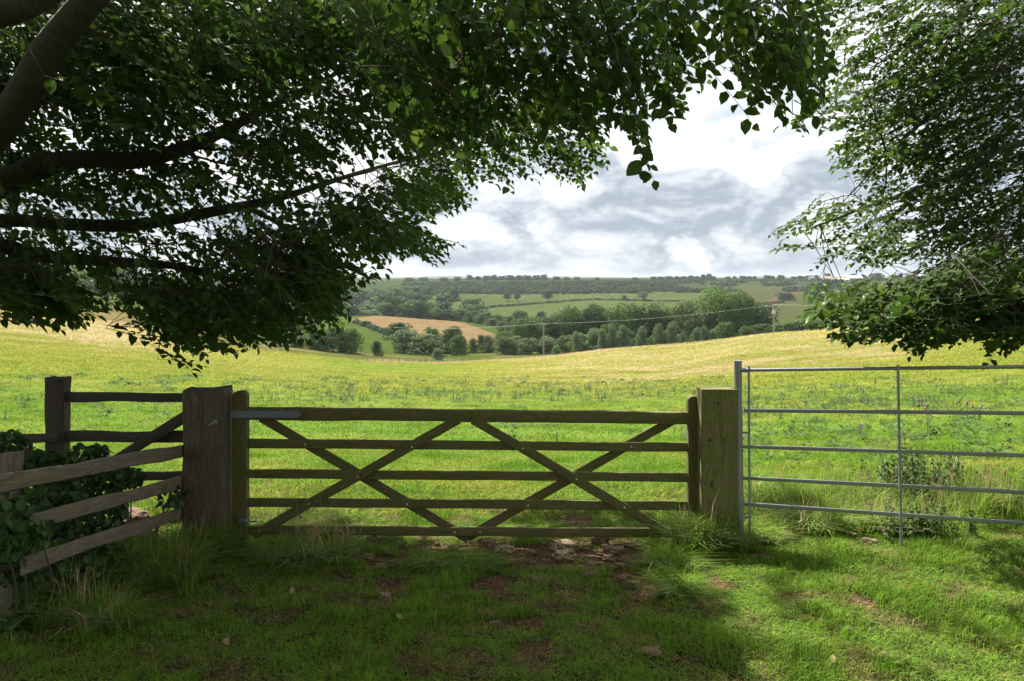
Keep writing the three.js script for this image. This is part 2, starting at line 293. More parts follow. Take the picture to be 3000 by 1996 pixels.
{
  const color = (x, z, c) => {
    const D = -z, px = x / D * F + 1500, r = regionOf(x, z);
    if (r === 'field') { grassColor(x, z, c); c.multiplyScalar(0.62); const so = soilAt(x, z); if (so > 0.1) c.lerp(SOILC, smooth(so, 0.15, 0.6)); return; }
    if (r === 'wheat_field') { const tram = Math.abs(((x * 0.8 + z * 0.35 + 6 * n2(x * 0.01, z * 0.01)) % 24 + 24) % 24 - 12) < 0.9 ? 0.72 : 1; c.copy(WHEAT).multiplyScalar((1 + 0.16 * fbm2(x * 0.05, z * 0.05, 3)) * tram); return; }
    if (r === 'pasture') { c.copy(PAST).multiplyScalar(1 + 0.16 * fbm2(x * 0.012, z * 0.02, 4)); c.lerp(C(0.082, 0.088, 0.032), 0.4 * smooth(fbm2(x * 0.006 + 4, z * 0.006, 3), -0.1, 0.4)); return; }
    if (r === 'hillside') { c.copy(HILL).multiplyScalar(1 + 0.25 * fbm2(x * 0.02, z * 0.02, 4)); if (px > 2050 && D < 1300) c.lerp(C(0.088, 0.095, 0.036), 0.75 * smooth(px, 2050, 2160)); const tr = Math.abs(px - lerp(2250, 2370, smooth(D, 800, 1200))); if (D > 760 && D < 1330 && tr < 16) c.lerp(C(0.16, 0.09, 0.05), 0.65); return; }
    if (r === 'hilltop_field') { c.copy(TOPF).multiplyScalar(1 + 0.1 * fbm2(x * 0.006, z * 0.006, 3)); if (px < 1300) c.lerp(C(0.17, 0.13, 0.08), 0.6 * smooth(fbm2(x * 0.003, z * 0.003, 2), -0.05, 0.15)); return; }
    c.copy(VALL).multiplyScalar(1 + 0.25 * fbm2(x * 0.04, z * 0.04, 4)); c.lerp(C(0.22, 0.17, 0.075), 0.75 * smooth(fbm2(x * 0.03 + 3, z * 0.05, 3), -0.15, 0.3) * smooth(D, 280, 230)); if (px < 620) c.lerp(C(0.24, 0.18, 0.08), 0.6 * smooth(D, 420, 200));
  };
  const rows = ROWS.length, s = sheet(rows, TC, (i, j) => [tcol(j) * ROWS[i], -ROWS[i]], color);
  const LAB = { field: 'sunlit sloping grass field behind the gate', wheat_field: 'ripe tan wheat field on the knoll', pasture: 'green pasture grazed by sheep on the far slope', hillside: 'rough hillside below the ridge', hilltop_field: 'dark green crop field along the ridge', valley: 'rough valley ground between field and woods' };
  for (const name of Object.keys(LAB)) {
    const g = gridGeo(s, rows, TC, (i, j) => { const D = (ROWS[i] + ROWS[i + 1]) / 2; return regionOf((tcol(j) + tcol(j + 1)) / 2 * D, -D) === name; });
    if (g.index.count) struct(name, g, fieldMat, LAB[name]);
  }
  // low hills far beyond, two ridges with real slopes
  [[4200, -4, 12, 3], [7500, 10, 30, 8]].forEach(([D, lift, amp, sd], k) => {
    const cols = 160, rws = 7, pp = [], cc = [], uu = [], idx = [];
    for (let i = 0; i < rws; i++) for (let j = 0; j < cols; j++) {
      const t = -1 + 2 * j / (cols - 1), dd = D * (0.75 + 0.6 * i / (rws - 1)), x = t * D, f = Math.sin(Math.PI * i / (rws - 1));
      pp.push(x, EYE - 30 + (30 + lift + amp * fbm2(t * 5 + sd, i * 0.3, 4)) * f, -dd); const w = 0.5 + fbm2(t * 30 + sd, i * 1.3, 4); cc.push(0.05 + 0.12 * w * w, 0.07 + 0.09 * w, 0.035 + 0.03 * w); uu.push(x * 0.01, dd * 0.01);
      if (i < rws - 1 && j < cols - 1) { const a = i * cols + j; idx.push(a, a + 1, a + cols, a + 1, a + cols + 1, a + cols); }
    }
    const g = new THREE.BufferGeometry(); g.setAttribute('position', new THREE.Float32BufferAttribute(pp, 3)); g.setAttribute('color', new THREE.Float32BufferAttribute(cc, 3)); g.setAttribute('uv', new THREE.Float32BufferAttribute(uu, 2)); g.setIndex(idx); g.computeVertexNormals();
    struct('hills', g, fieldMat, k ? 'lowest, farthest hills along the horizon' : 'low wooded hills beyond the ridge');
  });
}

// ---------------------------------------------------------------- timber pieces
const V = (x, y, z) => new THREE.Vector3(x, y, z);
// a sawn piece from p to q: w across, h along "up", rounded edges, uneven faces; uv in metres, grain along u
function beam(p, q, w, h, { up = V(0, 1, 0), bevel = 0.006, wob = 0.0025, seg, seed = 1, rough = 0, capIn = 0, voff } = {}) {
  const dir = q.clone().sub(p), L = dir.length(); dir.normalize();
  const side = dir.clone().cross(up).normalize(), u2 = side.clone().cross(dir).normalize();
  seg = seg ?? Math.max(2, Math.round(L / 0.12));
  const b = Math.min(bevel, w * 0.3, h * 0.3), ring = [[-w / 2, -h / 2 + b], [-w / 2, 0], [-w / 2, h / 2 - b], [-w / 2 + b, h / 2], [0, h / 2], [w / 2 - b, h / 2], [w / 2, h / 2 - b], [w / 2, 0], [w / 2, -h / 2 + b], [w / 2 - b, -h / 2], [0, -h / 2], [-w / 2 + b, -h / 2]];
  const n = ring.length, pos = [], uv = [], idx = [];
  let per = [0]; for (let k = 0; k < n; k++) { const a = ring[k], c = ring[(k + 1) % n]; per.push(per[k] + Math.hypot(a[0] - c[0], a[1] - c[1])); }
  const off = voff ?? (seed * 0.377) % 1, vs = voff === undefined ? 2 : 1.2;
  for (let i = 0; i <= seg; i++) {
    const s = i / seg * L, base = p.clone().addScaledVector(dir, s);
    for (let k = 0; k <= n; k++) {
      const r = ring[k % n], e = wob * n3(s * 2.3 + seed * 7, r[0] * 9 + seed, r[1] * 9), e2 = wob * 1.6 * n2b(s * 1.1 + seed * 3.3, Math.sign(r[1]) * 2 + seed), end = (i === 0 || i === seg) ? rough * n3(r[0] * 26 + seed, r[1] * 26, i) : 0;
      const v = base.clone().addScaledVector(side, r[0] + Math.sign(r[0]) * e).addScaledVector(u2, r[1] + Math.sign(r[1]) * (e + e2)).addScaledVector(dir, end);
      pos.push(v.x, v.y, v.z); uv.push(s + off * 3, per[k] * vs + off);
    }
  }
  for (let i = 0; i < seg; i++) for (let k = 0; k < n; k++) { const a = i * (n + 1) + k, c = a + n + 1; idx.push(a, a + 1, c, a + 1, c + 1, c); }
  for (const i of [0, seg]) {
    const c0 = pos.length / 3, base = p.clone().addScaledVector(dir, i / seg * L + (i ? -capIn : capIn)); pos.push(base.x, base.y, base.z); uv.push(off, off);
    for (let k = 0; k <= n; k++) { const a = (i * (n + 1) + k) * 3; pos.push(pos[a], pos[a + 1], pos[a + 2]); uv.push(off + ring[k % n][0] * 0.4, off + ring[k % n][1] * 3); }
    for (let k = 0; k < n; k++) i ? idx.push(c0, c0 + 1 + k, c0 + 2 + k) : idx.push(c0, c0 + 2 + k, c0 + 1 + k);
  }
  const g = new THREE.BufferGeometry(); g.setAttribute('position', new THREE.Float32BufferAttribute(pos, 3)); g.setAttribute('uv', new THREE.Float32BufferAttribute(uv, 2)); g.setIndex(idx); g.computeVertexNormals(); return g;
}
function tube(points, radii, sides = 6, uvScale = 1) { // tapered tube along a polyline, smooth
  const curve = new THREE.CatmullRomCurve3(points), N = Math.max(2, (points.length - 1) * 4), fr = curve.computeFrenetFrames(N, false), pos = [], uv = [], idx = [];
  let s = 0, last = null;
  for (let i = 0; i <= N; i++) {
    const t = i / N, c = curve.getPoint(t), f = t * (radii.length - 1), k = Math.min(radii.length - 2, Math.floor(f)), r = lerp(radii[k], radii[k + 1], f - k);
    if (last) s += c.distanceTo(last); last = c;
    for (let j = 0; j <= sides; j++) { const a = j / sides * Math.PI * 2, v = c.clone().addScaledVector(fr.normals[i], Math.cos(a) * r).addScaledVector(fr.binormals[i], Math.sin(a) * r); pos.push(v.x, v.y, v.z); uv.push(s * uvScale, j / sides * r * 6.28 * uvScale); }
  }
  for (let i = 0; i < N; i++) for (let j = 0; j < sides; j++) { const a = i * (sides + 1) + j, b = a + sides + 1; idx.push(a, a + 1, b, a + 1, b + 1, b); }
  for (const i of [0, N]) { const c = pos.length / 3, p = curve.getPoint(i / N); pos.push(p.x, p.y, p.z); uv.push(0, 0); for (let j = 0; j < sides; j++) { const a = i * (sides + 1) + j; i ? idx.push(c, a, a + 1) : idx.push(c, a + 1, a); } }
  const g = new THREE.BufferGeometry(); g.setAttribute('position', new THREE.Float32BufferAttribute(pos, 3)); g.setAttribute('uv', new THREE.Float32BufferAttribute(uv, 2)); g.setIndex(idx); g.computeVertexNormals(); return g;
}
function stick(p, q, r, r2 = r, sides = 8) { const d = q.clone().sub(p), g = new THREE.CylinderGeometry(r2, r, d.length(), sides, 1); g.translate(0, d.length() / 2, 0); g.applyQuaternion(new THREE.Quaternion().setFromUnitVectors(V(0, 1, 0), d.clone().normalize())); g.translate(p.x, p.y, p.z); return g; }
function dome(p, r, n = V(0, 0, 1)) { const g = new THREE.SphereGeometry(r, 10, 5, 0, 6.2832, 0, 1.35); g.scale(1, 0.6, 1); g.applyQuaternion(new THREE.Quaternion().setFromUnitVectors(V(0, 1, 0), n)); g.translate(p.x, p.y, p.z); return g; }
const local = (o) => (p) => p.clone().sub(o.position);

// ---------------------------------------------------------------- the two big posts
{
  const o = thing('gate_post', 'thick dark weathered oak post hinging the gate, beside ivy fence', 'gate post', [-2.32, 0, -6.1]), l = local(o);
  const a = at(597, 1138, 6.08), b = at(600, 1660, 6.08); a.x = -2.325; b.x = -2.325;
  part(o, 'post', beam(l(b), l(a), 0.315, 0.22, { up: V(0, 0, -1), bevel: 0.022, wob: 0.006, seg: 16, seed: 3, rough: 0.014, voff: 0.2 }), M.oak);
  const bp = at(632, 1236, 5.972);
  part(o, 'bolt', mergeGeometries([stick(l(bp), l(V(bp.x - 0.025, bp.y - 0.012, bp.z + 0.06)), 0.011), stick(l(V(bp.x + 0.004, bp.y, bp.z - 0.01)), l(V(bp.x + 0.002, bp.y, bp.z + 0.016)), 0.021, 0.021, 6)]), M.zinc);
}
{
  const o = thing('gate_post', 'square greenish post with nail holes at the latch end', 'gate post', [1.56, 0, -6.1]), l = local(o);
  const a = at(2099, 1136, 6.1), b = at(2098, 1660, 6.1);
  part(o, 'post', beam(l(V(a.x, b.y, b.z)), l(a), 0.276, 0.2, { up: V(0, 0, -1), bevel: 0.008, wob: 0.003, seg: 16, seed: 9, rough: 0.004, voff: 0.25 }), M.green);
  for (const [px, py, r] of [[2104, 1182, 0.008], [2082, 1290, 0.008], [2122, 1290, 0.007], [2087, 1415, 0.009], [2086, 1425, 0.008], [2080, 1475, 0.007], [2074, 1537, 0.006]]) { const p = at(px, py, 5.992); part(o, 'nail_hole', stick(l(V(p.x, p.y, -6.03)), l(V(p.x, p.y, -5.994)), r, r, 7), M.hole); }
}

// ---------------------------------------------------------------- the five-bar gate
{
  const o = thing('field_gate', 'wooden five-bar field gate with crossed braces, closed between posts', 'gate', [-2.1, 0.05, -6.1]), l = local(o);
  const turn = (px) => 6.1 + 0.085 * (px - 700) / 1340;
  const P = (px, py, dz = 0) => { const D = turn(px), p = at(px, py, D); p.z -= dz; return l(p); };
  const stile = (name, px, w, y0, y1, th, seed) => {
    const s = new THREE.Shape(), hw = w / 2, p0 = P(px, y1), p1 = P(px, y0), hgt = p1.y - p0.y;
    s.moveTo(-hw, 0); s.lineTo(hw, 0); s.lineTo(hw, hgt - 0.045); s.quadraticCurveTo(hw, hgt, 0, hgt); s.quadraticCurveTo(-hw, hgt, -hw, hgt - 0.045); s.lineTo(-hw, 0);
    const g = new THREE.ExtrudeGeometry(s, { depth: th - 0.008, bevelEnabled: true, bevelSize: 0.004, bevelThickness: 0.004, bevelSegments: 2, curveSegments: 8 });
    const uv = g.attributes.uv, ps = g.attributes.position; for (let i = 0; i < uv.count; i++) uv.setXY(i, ps.getY(i) + seed * 0.3, ps.getX(i) * 2 + ps.getZ(i) * 2 + seed * 0.17);
    g.translate(p0.x, p0.y, p0.z - th / 2); part(o, name, g, M.gate);
  };
  stile('hanging_stile', 704, 0.106, 1147, 1592, 0.075, 1);
  stile('latch_stile', 2031, 0.082, 1161, 1568, 0.075, 2);
  const xl = 722, xr = 2017;
  part(o, 'top_rail', beam(P(xl, 1211), P(xr, 1224.5), 0.055, 0.094, { seed: 11, bevel: 0.007 }), M.gate);
  [[1299.5, 1310.5], [1388.5, 1399], [1472, 1482.5], [1553, 1562.5]].forEach(([a, b], i) => part(o, 'rail', beam(P(xl, a), P(xr, b), 0.022, 0.069, { seed: 20 + i * 3, bevel: 0.004, wob: 0.0018 }), M.gate));
  const brace = (a, b, dz, seed) => part(o, 'brace', beam(P(a[0], a[1], dz), P(b[0], b[1], dz), 0.021, 0.071, { seed, bevel: 0.004, wob: 0.0015 }), M.gate);
  brace([762, 1224], [1372, 1582], 0.0235, 31);
  brace([744, 1566], [1345, 1227], -0.0235, 34);
  brace([1386, 1228], [1962, 1564], -0.0235, 37);
  brace([1978, 1232], [1368, 1580], 0.047, 41);
  for (const [px, py, dz] of [[894, 1302, -0.0115], [1193, 1477, -0.0115], [1333, 1559, -0.0115], [1849, 1309, -0.0115], [1547, 1480, -0.0115], [1406, 1558, -0.0115], [764, 1553, -0.0345], [907, 1474, -0.0345], [1050, 1394, -0.0345], [1208, 1308, -0.0345], [1531, 1312, -0.0345], [1688, 1402, -0.0345], [1828, 1484, -0.0345]]) part(o, 'bolt', dome(P(px, py, dz), 0.0085), M.bolt);
  { // top strap hinge with pointed end
    const s = new THREE.Shape(), a = P(681, 1211, -0.046), b = P(889, 1213, -0.046), L = b.x - a.x; s.moveTo(0, -0.026); s.lineTo(L - 0.03, -0.026); s.lineTo(L, 0); s.lineTo(L - 0.03, 0.026); s.lineTo(0, 0.026);
    const g = new THREE.ExtrudeGeometry(s, { depth: 0.006, bevelEnabled: true, bevelSize: 0.001, bevelThickness: 0.001, bevelSegments: 1 }); g.translate(a.x, a.y, a.z - 0.002); const h = part(o, 'hinge_strap', g, M.strap);
    for (const px of [695, 781, 868]) part(h, 'bolt', dome(P(px, 1212, -0.052), 0.011), M.strap);
  }
  { // lower hinge plate and its threaded rod
    const a = P(714, 1525, -0.041); const g = new THREE.BoxGeometry(0.055, 0.055, 0.006); g.translate(a.x, a.y, a.z); const h = part(o, 'hinge_plate', g, M.zinc);
    part(h, 'rod', mergeGeometries([stick(P(722, 1523, -0.05), P(760, 1522, -0.05), 0.0075), stick(P(724, 1523, -0.05), P(730, 1523, -0.05), 0.016, 0.016, 6)]), M.zinc);
  }
}

// ---------------------------------------------------------------- fences on the left
{
  const o = thing('rail_fence', 'dark three-rail wooden fence with jagged post behind the ivy', 'fence', [-3.6, 0, -6.4]), l = local(o);
  const P = (px, py, D = 6.38) => l(at(px, py, D));
  part(o, 'post', beam(P(167, 1640), P(168, 1104), 0.152, 0.13, { up: V(0, 0, -1), bevel: 0.012, wob: 0.007, seg: 14, seed: 51, rough: 0.022 }), M.brown);
  part(o, 'rail', beam(P(190, 1163), P(548, 1165), 0.04, 0.079, { seed: 52, wob: 0.006, bevel: 0.01 }), M.brown);
  part(o, 'rail', beam(P(190, 1278), P(548, 1279), 0.04, 0.079, { seed: 54, wob: 0.005, bevel: 0.01 }), M.brown);
  part(o, 'rail', beam(P(-60, 1393), P(545, 1395), 0.04, 0.076, { seed: 56, wob: 0.005, bevel: 0.01 }), M.brown);
  part(o, 'rail', beam(P(-260, 1300, 6.27), P(168, 1282, 6.27), 0.04, 0.083, { seed: 58, wob: 0.005, bevel: 0.01 }), M.brown);
  part(o, 'brace', beam(P(342, 1346, 6.3), P(548, 1217, 6.3), 0.04, 0.088, { seed: 60, wob: 0.004, bevel: 0.01 }), M.brown);
  const s = part(o, 'stump', beam(P(80, 1420, 6.2), P(80, 1300, 6.2), 0.055, 0.055, { up: V(0, 0, -1), seed: 62, bevel: 0.01, wob: 0.006 }), M.brown);
}
{
  const o = thing('rail_fence', 'grey weathered three-rail fence running towards viewer through ivy', 'fence', [-2.6, 0, -5]), l = local(o);
  // joint line in plan: from the post to the left end post
  const line = (px) => { const t = (px - W / 2) / F, ax = -2.49, ad = 6.02, bx = -2.66, bd = 4.28, m = (bx - ax) / (bd - ad); return (ax - m * ad) / (t - m); };
  const P = (px, py) => l(at(px, py, line(px)));
  part(o, 'rail', beam(P(545, 1320), P(-45, 1425), 0.035, 0.092, { seed: 71, wob: 0.004, bevel: 0.008, rough: 0.01 }), M.grey);
  part(o, 'rail', beam(P(545, 1410), P(92, 1530), 0.035, 0.09, { seed: 73, wob: 0.004, bevel: 0.008, rough: 0.015 }), M.grey);
  part(o, 'rail', beam(P(548, 1496), P(68, 1657), 0.035, 0.088, { seed: 76, wob: 0.005, bevel: 0.008, rough: 0.015 }), M.grey);
  const a = at(40, 1326, 4.66), b = at(52, 1920, 4.56); a.x -= 0.02;
  part(o, 'post', beam(l(V(a.x + 0.05, b.y, b.z)), l(a), 0.11, 0.1, { up: V(0, 0, -1), bevel: 0.01, wob: 0.006, seg: 12, seed: 79, rough: 0.012 }), M.grey);
}

// ---------------------------------------------------------------- the metal gate on the right
{
  const o = thing('metal_gate', 'galvanised metal hurdle gate beside the greenish post', 'gate', [1.75, 0, -6.05]), l = local(o);
  const depth = (px) => { // a straight line in plan through (2165, 6.03) and (3000, 5.22)
    const t = (px - W / 2) / F, x0 = (2165 - 1500) / F * 6.03, x1 = 1500 / F * 5.22, m = (x1 - x0) / (5.22 - 6.03); return (x0 - m * 6.03) / (t - m);
  };
  const P = (px, py, dd = 0) => l(at(px, py, depth(px) + dd));
  const seam = (g) => g;
  part(o, 'post', seam(stick(P(2170, 1640), P(2162, 1058), 0.0285, 0.0285, 20)), M.zinc);
  part(o, 'cap', stick(P(2162, 1060), P(2162, 1056.5), 0.030, 0.029, 20), M.zinc);
  const run = (xa, ya, xb, yb, xe = 3560) => { const a = P(xa, ya, 0.012), b = P(xb, yb, 0.012), e = depth(xe), x = (xe - 1500) / F * e - o.position.x, k = (x - a.x) / (b.x - a.x); return [a, a.clone().lerp(b, k)]; };
  { const a = P(2172, 1085), b = P(3000, 1075), k = 1.6; const e = a.clone().lerp(b, k); part(o, 'top_bar', stick(a, e, 0.0125, 0.0125, 12), M.zinc); part(o, 'collar', stick(a, a.clone().lerp(b, 0.035), 0.0165, 0.0165, 12), M.zinc); }
  for (const [xa, ya, yb] of [[2180, 1203, 1211], [2174, 1309, 1335], [2176, 1401, 1443], [2178, 1477, 1534]]) { const [a, e] = run(xa, ya, 3000, yb); part(o, 'bar', beam(a, e, 0.009, 0.027, { seed: ya, wob: 0.0006, bevel: 0.002, seg: 24 }), M.zinc); }
  for (const [xa, ya, xb, yb] of [[2194, 1072, 2197, 1600], [2631, 1069, 2641, 1600], [3110, 1060, 3125, 1640]]) part(o, 'upright', beam(P(xa, ya, -0.008), P(xb, yb, -0.008), 0.016, 0.013, { up: V(0, 0, -1), seed: xa, wob: 0.0006, bevel: 0.002, seg: 8 }), M.zinc);
  for (const y of [1267, 1514]) part(o, 'stub', stick(P(2172, y), P(2194, y + 1), 0.009, 0.009, 8), M.zinc);
}

// ---------------------------------------------------------------- leaves, sprays and the two beeches
// a leaf: base at the origin, tip along +x, faces +y, folded along the midrib, tip drooping
function leafGeo(L, ratio, stations, fold = 0.16, droop = 0.14, wavy = 0, seed = 1) {
  const pos = [], idx = [], r = rng(seed);
  stations.forEach(([u, w]) => { const y = -droop * L * u * u, hw = w * ratio * L, k = 1 + wavy * (r() - 0.5), k2 = 1 + wavy * (r() - 0.5), b = wavy * L * 0.25; pos.push(u * L, y, 0); if (w > 0) { pos.push(u * L + b * (r() - 0.5), y + fold * hw + b * (r() - 0.5), hw * k, u * L + b * (r() - 0.5), y + fold * hw + b * (r() - 0.5), -hw * k2); } });
  let at0 = 0; const offs = stations.map(([, w]) => { const a = at0; at0 += w > 0 ? 3 : 1; return a; });
  for (let i = 0; i < stations.length - 1; i++) {
    const a = offs[i], b = offs[i + 1], wa = stations[i][1] > 0, wb = stations[i + 1][1] > 0;
    if (!wa && wb) idx.push(a, b + 1, b, a, b, b + 2); else if (wa && wb) idx.push(a, b + 1, b, a, a + 1, b + 1, a, b, b + 2, a, b + 2, a + 2); else if (wa) idx.push(a, a + 1, b, a, b, a + 2);
  }
  const g = new THREE.BufferGeometry(); g.setAttribute('position', new THREE.Float32BufferAttribute(pos, 3)); g.setIndex(idx); g.computeVertexNormals(); return g;
}
const S4 = [[0, 0], [0.3, 0.95], [0.66, 0.8], [1, 0]], S6 = [[0, 0], [0.14, 0.62], [0.36, 1], [0.6, 0.9], [0.82, 0.5], [1, 0]];
const fineLeaf = [1, 2, 3, 4].map((s) => leafGeo(1, 0.34 + 0.02 * s, S6, 0.1 + 0.08 * s, 0.05 + 0.06 * s, 0.3, s));
// the leaves of one spray: [matrix, size]; twig points
function sprayPlan(seed, n = 11, len = 0.4, size = 0.078) {
  const r = rng(seed), leaves = [], twig = [V(0, 0, 0)];
  let p = V(0, 0, 0), a = 0, pitch = 0.05;
  for (let i = 0; i < n; i++) {
    const s = i % 2 ? 1 : -1; a = 0.13 * s; pitch -= 0.045;
    p = p.clone().add(V(Math.cos(a) * Math.cos(pitch), Math.sin(pitch), Math.sin(a)).multiplyScalar(len / n)); twig.push(p);
    const last = i === n - 1, yaw = last ? 0 : s * (0.75 + 0.35 * r()), sz = size * (0.62 + 0.55 * r()) * (last ? 0.85 : 1);
    const m = new THREE.Matrix4().makeRotationFromEuler(new THREE.Euler((r() - 0.5) * 1.0, -yaw, (r() - 0.62) * 0.9, 'YXZ')).setPosition(p).scale(V(sz, sz, sz));
    leaves.push(m);
  }
  return { leaves, twig };
}
const baseLeaf = [1, 2, 3].map((s) => leafGeo(1, 0.31 + 0.03 * s, S4, 0.12 + 0.1 * s, 0.08 + 0.08 * s));
const sprayPlans = [1, 2, 3, 4, 5, 6].map((s) => sprayPlan(100 + s, 10 + s % 3, 0.36 + 0.03 * (s % 4)));
const sprayGeos = sprayPlans.map(({ leaves }, k) => mergeGeometries(leaves.map((m, i) => baseLeaf[(i + k) % 3].clone().applyMatrix4(m))));
const twigGeos = sprayPlans.map(({ twig }) => tube(twig.filter((_, i) => i % 2 === 0), [0.0026, 0.0011], 3));
const inPoly = (x, y, poly) => { let c = false; for (let i = 0, j = poly.length - 1; i < poly.length; j = i++) { const [xi, yi] = poly[i], [xj, yj] = poly[j]; if ((yi > y) !== (yj > y) && x < (xj - xi) * (y - yi) / (yj - yi) + xi) c = !c; } return c; };
const K = 3000 / 2357;
const see = (v) => [1500 + v.x / -v.z * F, HORIZON - (v.y - EYE) / -v.z * F];
// one spray: base point, direction, roll, scale, plan
const sprayMatrix = (s) => {
  const x = s.dir.clone().normalize(), side = x.clone().cross(V(0, 1, 0)).normalize(), up = side.clone().cross(x).normalize();
  const q = new THREE.Quaternion().setFromRotationMatrix(new THREE.Matrix4().makeBasis(x, up, side)); q.multiply(new THREE.Quaternion().setFromAxisAngle(V(1, 0, 0), s.roll));
  return new THREE.Matrix4().compose(s.p, q, V(s.k, s.k, s.k));
};
function fillPolygon(r, poly, count, dMin, dMax, dirOf, scale = [0.85, 1.2], rolled = 1.3) {
  const out = [], xs = poly.map((p) => p[0]), ys = poly.map((p) => p[1]), x0 = Math.min(...xs), x1 = Math.max(...xs), y0 = Math.min(...ys), y1 = Math.max(...ys);
  let guard = 0;
  while (out.length < count && guard++ < count * 40) {
    const x = lerp(x0, x1, r()), y = lerp(y0, y1, r());
    if (!inPoly(x, y, poly)) continue;
    const D = lerp(dMin(x, y), dMax(x, y), r()), tip = at(x * K, y * K, D), dir = dirOf(tip, r).normalize(), k = lerp(...scale, r()), L = 0.42 * k, p = tip.clone().addScaledVector(dir, -L);
    const mid = see(tip.clone().addScaledVector(dir, -L * 0.5)); if (!inPoly(mid[0] / K, mid[1] / K, poly) && r() < 0.75) continue;
    out.push({ p, dir, roll: (r() - 0.5) * rolled, k, plan: Math.floor(r() * 6) });
  }
  return out;
}
function buildTree(o, sprays, limbs, mat, seed, fine, tintBase) {
  const l = local(o), r = rng(seed);
  // limbs: sample points to hang the branches from
  const anchors = [];
  for (const b of limbs) { const c = new THREE.CatmullRomCurve3(b); for (let i = 0; i <= 40; i++) anchors.push(c.getPoint(i / 40)); }
  const nearest = (list, p) => { let best = null, bd = 1e9; for (const a of list) { const d = a.distanceToSquared(p); if (d < bd) { bd = d; best = a; } } return [best, Math.sqrt(bd)]; };
  const start = (s) => s.p.clone().addScaledVector(s.dir, -0.2 * s.k).add(V(0, 0.04, 0));
  const step = Math.max(30, Math.ceil(sprays.length / 260)), nodes = sprays.filter((_, i) => i % step === 0).map(start), minor = sprays.filter((_, i) => i % 5 === 2).map(start), twigs = [];
  const bend = (p, q, k) => p.clone().lerp(q, 0.5).add(V((r() - 0.5) * k, 0.5 * k * (r() - 0.1), (r() - 0.5) * k));
  const along = [...anchors];
  for (const n of nodes) { // branches leave the limbs and carry the smaller ones along their length
    const [best, bd] = nearest(anchors, n); if (bd < 0.03) continue;
    const mid = bend(best, n, 0.22 * bd), rad = clamp(0.006 + 0.0045 * bd, 0.006, 0.02);
    part(o, 'branch', tube([best, mid, n].map(l), [rad, rad * 0.6, 0.0035], 5), M.bark);
    const c = new THREE.CatmullRomCurve3([best, mid, n]); for (let i = 1; i <= 6; i++) along.push(c.getPoint(i / 6));
  }
  const fork = [...along];
  for (const n of minor) { const [best, bd] = nearest(along, n); if (bd < 0.03 || bd > 3) continue; const mid = bend(best, n, 0.2 * bd); twigs.push(tube([best, mid, n].map(l), [0.0055, 0.0042, 0.003], 3).toNonIndexed()); fork.push(best.clone().lerp(mid, 0.5), mid, mid.clone().lerp(n, 0.5), n); }
  for (const s of sprays) {
    const [best, bd] = nearest(fork, s.p);
    if (bd > 0.02 && bd < 1.2) twigs.push(tube([best, bend(best, s.p, 0.25 * bd), s.p].map(l), [0.0032, 0.0028, 0.0024], 3).toNonIndexed());
    if (s.fine) twigs.push(twigGeos[s.plan].clone().applyMatrix4(new THREE.Matrix4().setPosition(l(V(0, 0, 0))).multiply(sprayMatrix(s))).toNonIndexed());
  }
  if (twigs.length) { for (const t of twigs) t.deleteAttribute('uv'); part(o, 'twigs', mergeGeometries(twigs), M.stem, 'stuff'); }
  const off = new THREE.Matrix4().makeTranslation(-o.position.x, -o.position.y, -o.position.z), col = new THREE.Color(), tint = () => { const b = 0.72 + 0.55 * r(), y = r() < 0.12 ? 1.35 : 1; return col.setRGB(b * y * (0.92 + 0.2 * r()), b * (y > 1 ? 1.18 : 1), b * (0.8 + 0.3 * r())); };
  for (let k = 0; k < 6; k++) {
    const mine = sprays.filter((s) => s.plan === k && !s.fine);
    if (!mine.length) continue;
    const im = new THREE.InstancedMesh(sprayGeos[k], mat, mine.length), tw = new THREE.InstancedMesh(twigGeos[k], M.stem, mine.length);
    mine.forEach((s, i) => { const m = off.clone().multiply(sprayMatrix(s)); im.setMatrixAt(i, m); im.setColorAt(i, tint()); tw.setMatrixAt(i, m); });
    for (const [x, n] of [[im, 'foliage'], [tw, 'twigs']]) { shade(x); x.name = n; x.userData.kind = 'stuff'; o.add(x); }
  }
  const tones = [0.75, 0.95, 1.15, 1.35].map((b, i) => { const m = mat.clone(); m.color.multiplyScalar(b); if (i === 3) m.color.r *= 1.35; return m; });
  for (const s of sprays.filter((q) => q.fine)) sprayPlans[s.plan].leaves.forEach((lm, i) => {
    const m = part(o, 'leaf', fineLeaf[(i + s.plan) % 4], tones[Math.floor(r() * r() * 4 * 0.999 + r() * 0.6) % 4]);
    m.applyMatrix4(off.clone().multiply(sprayMatrix(s)).multiply(lm));
  });
}
const dp = (list) => list.map(([x, y, D]) => at(x * K, y * K, D));
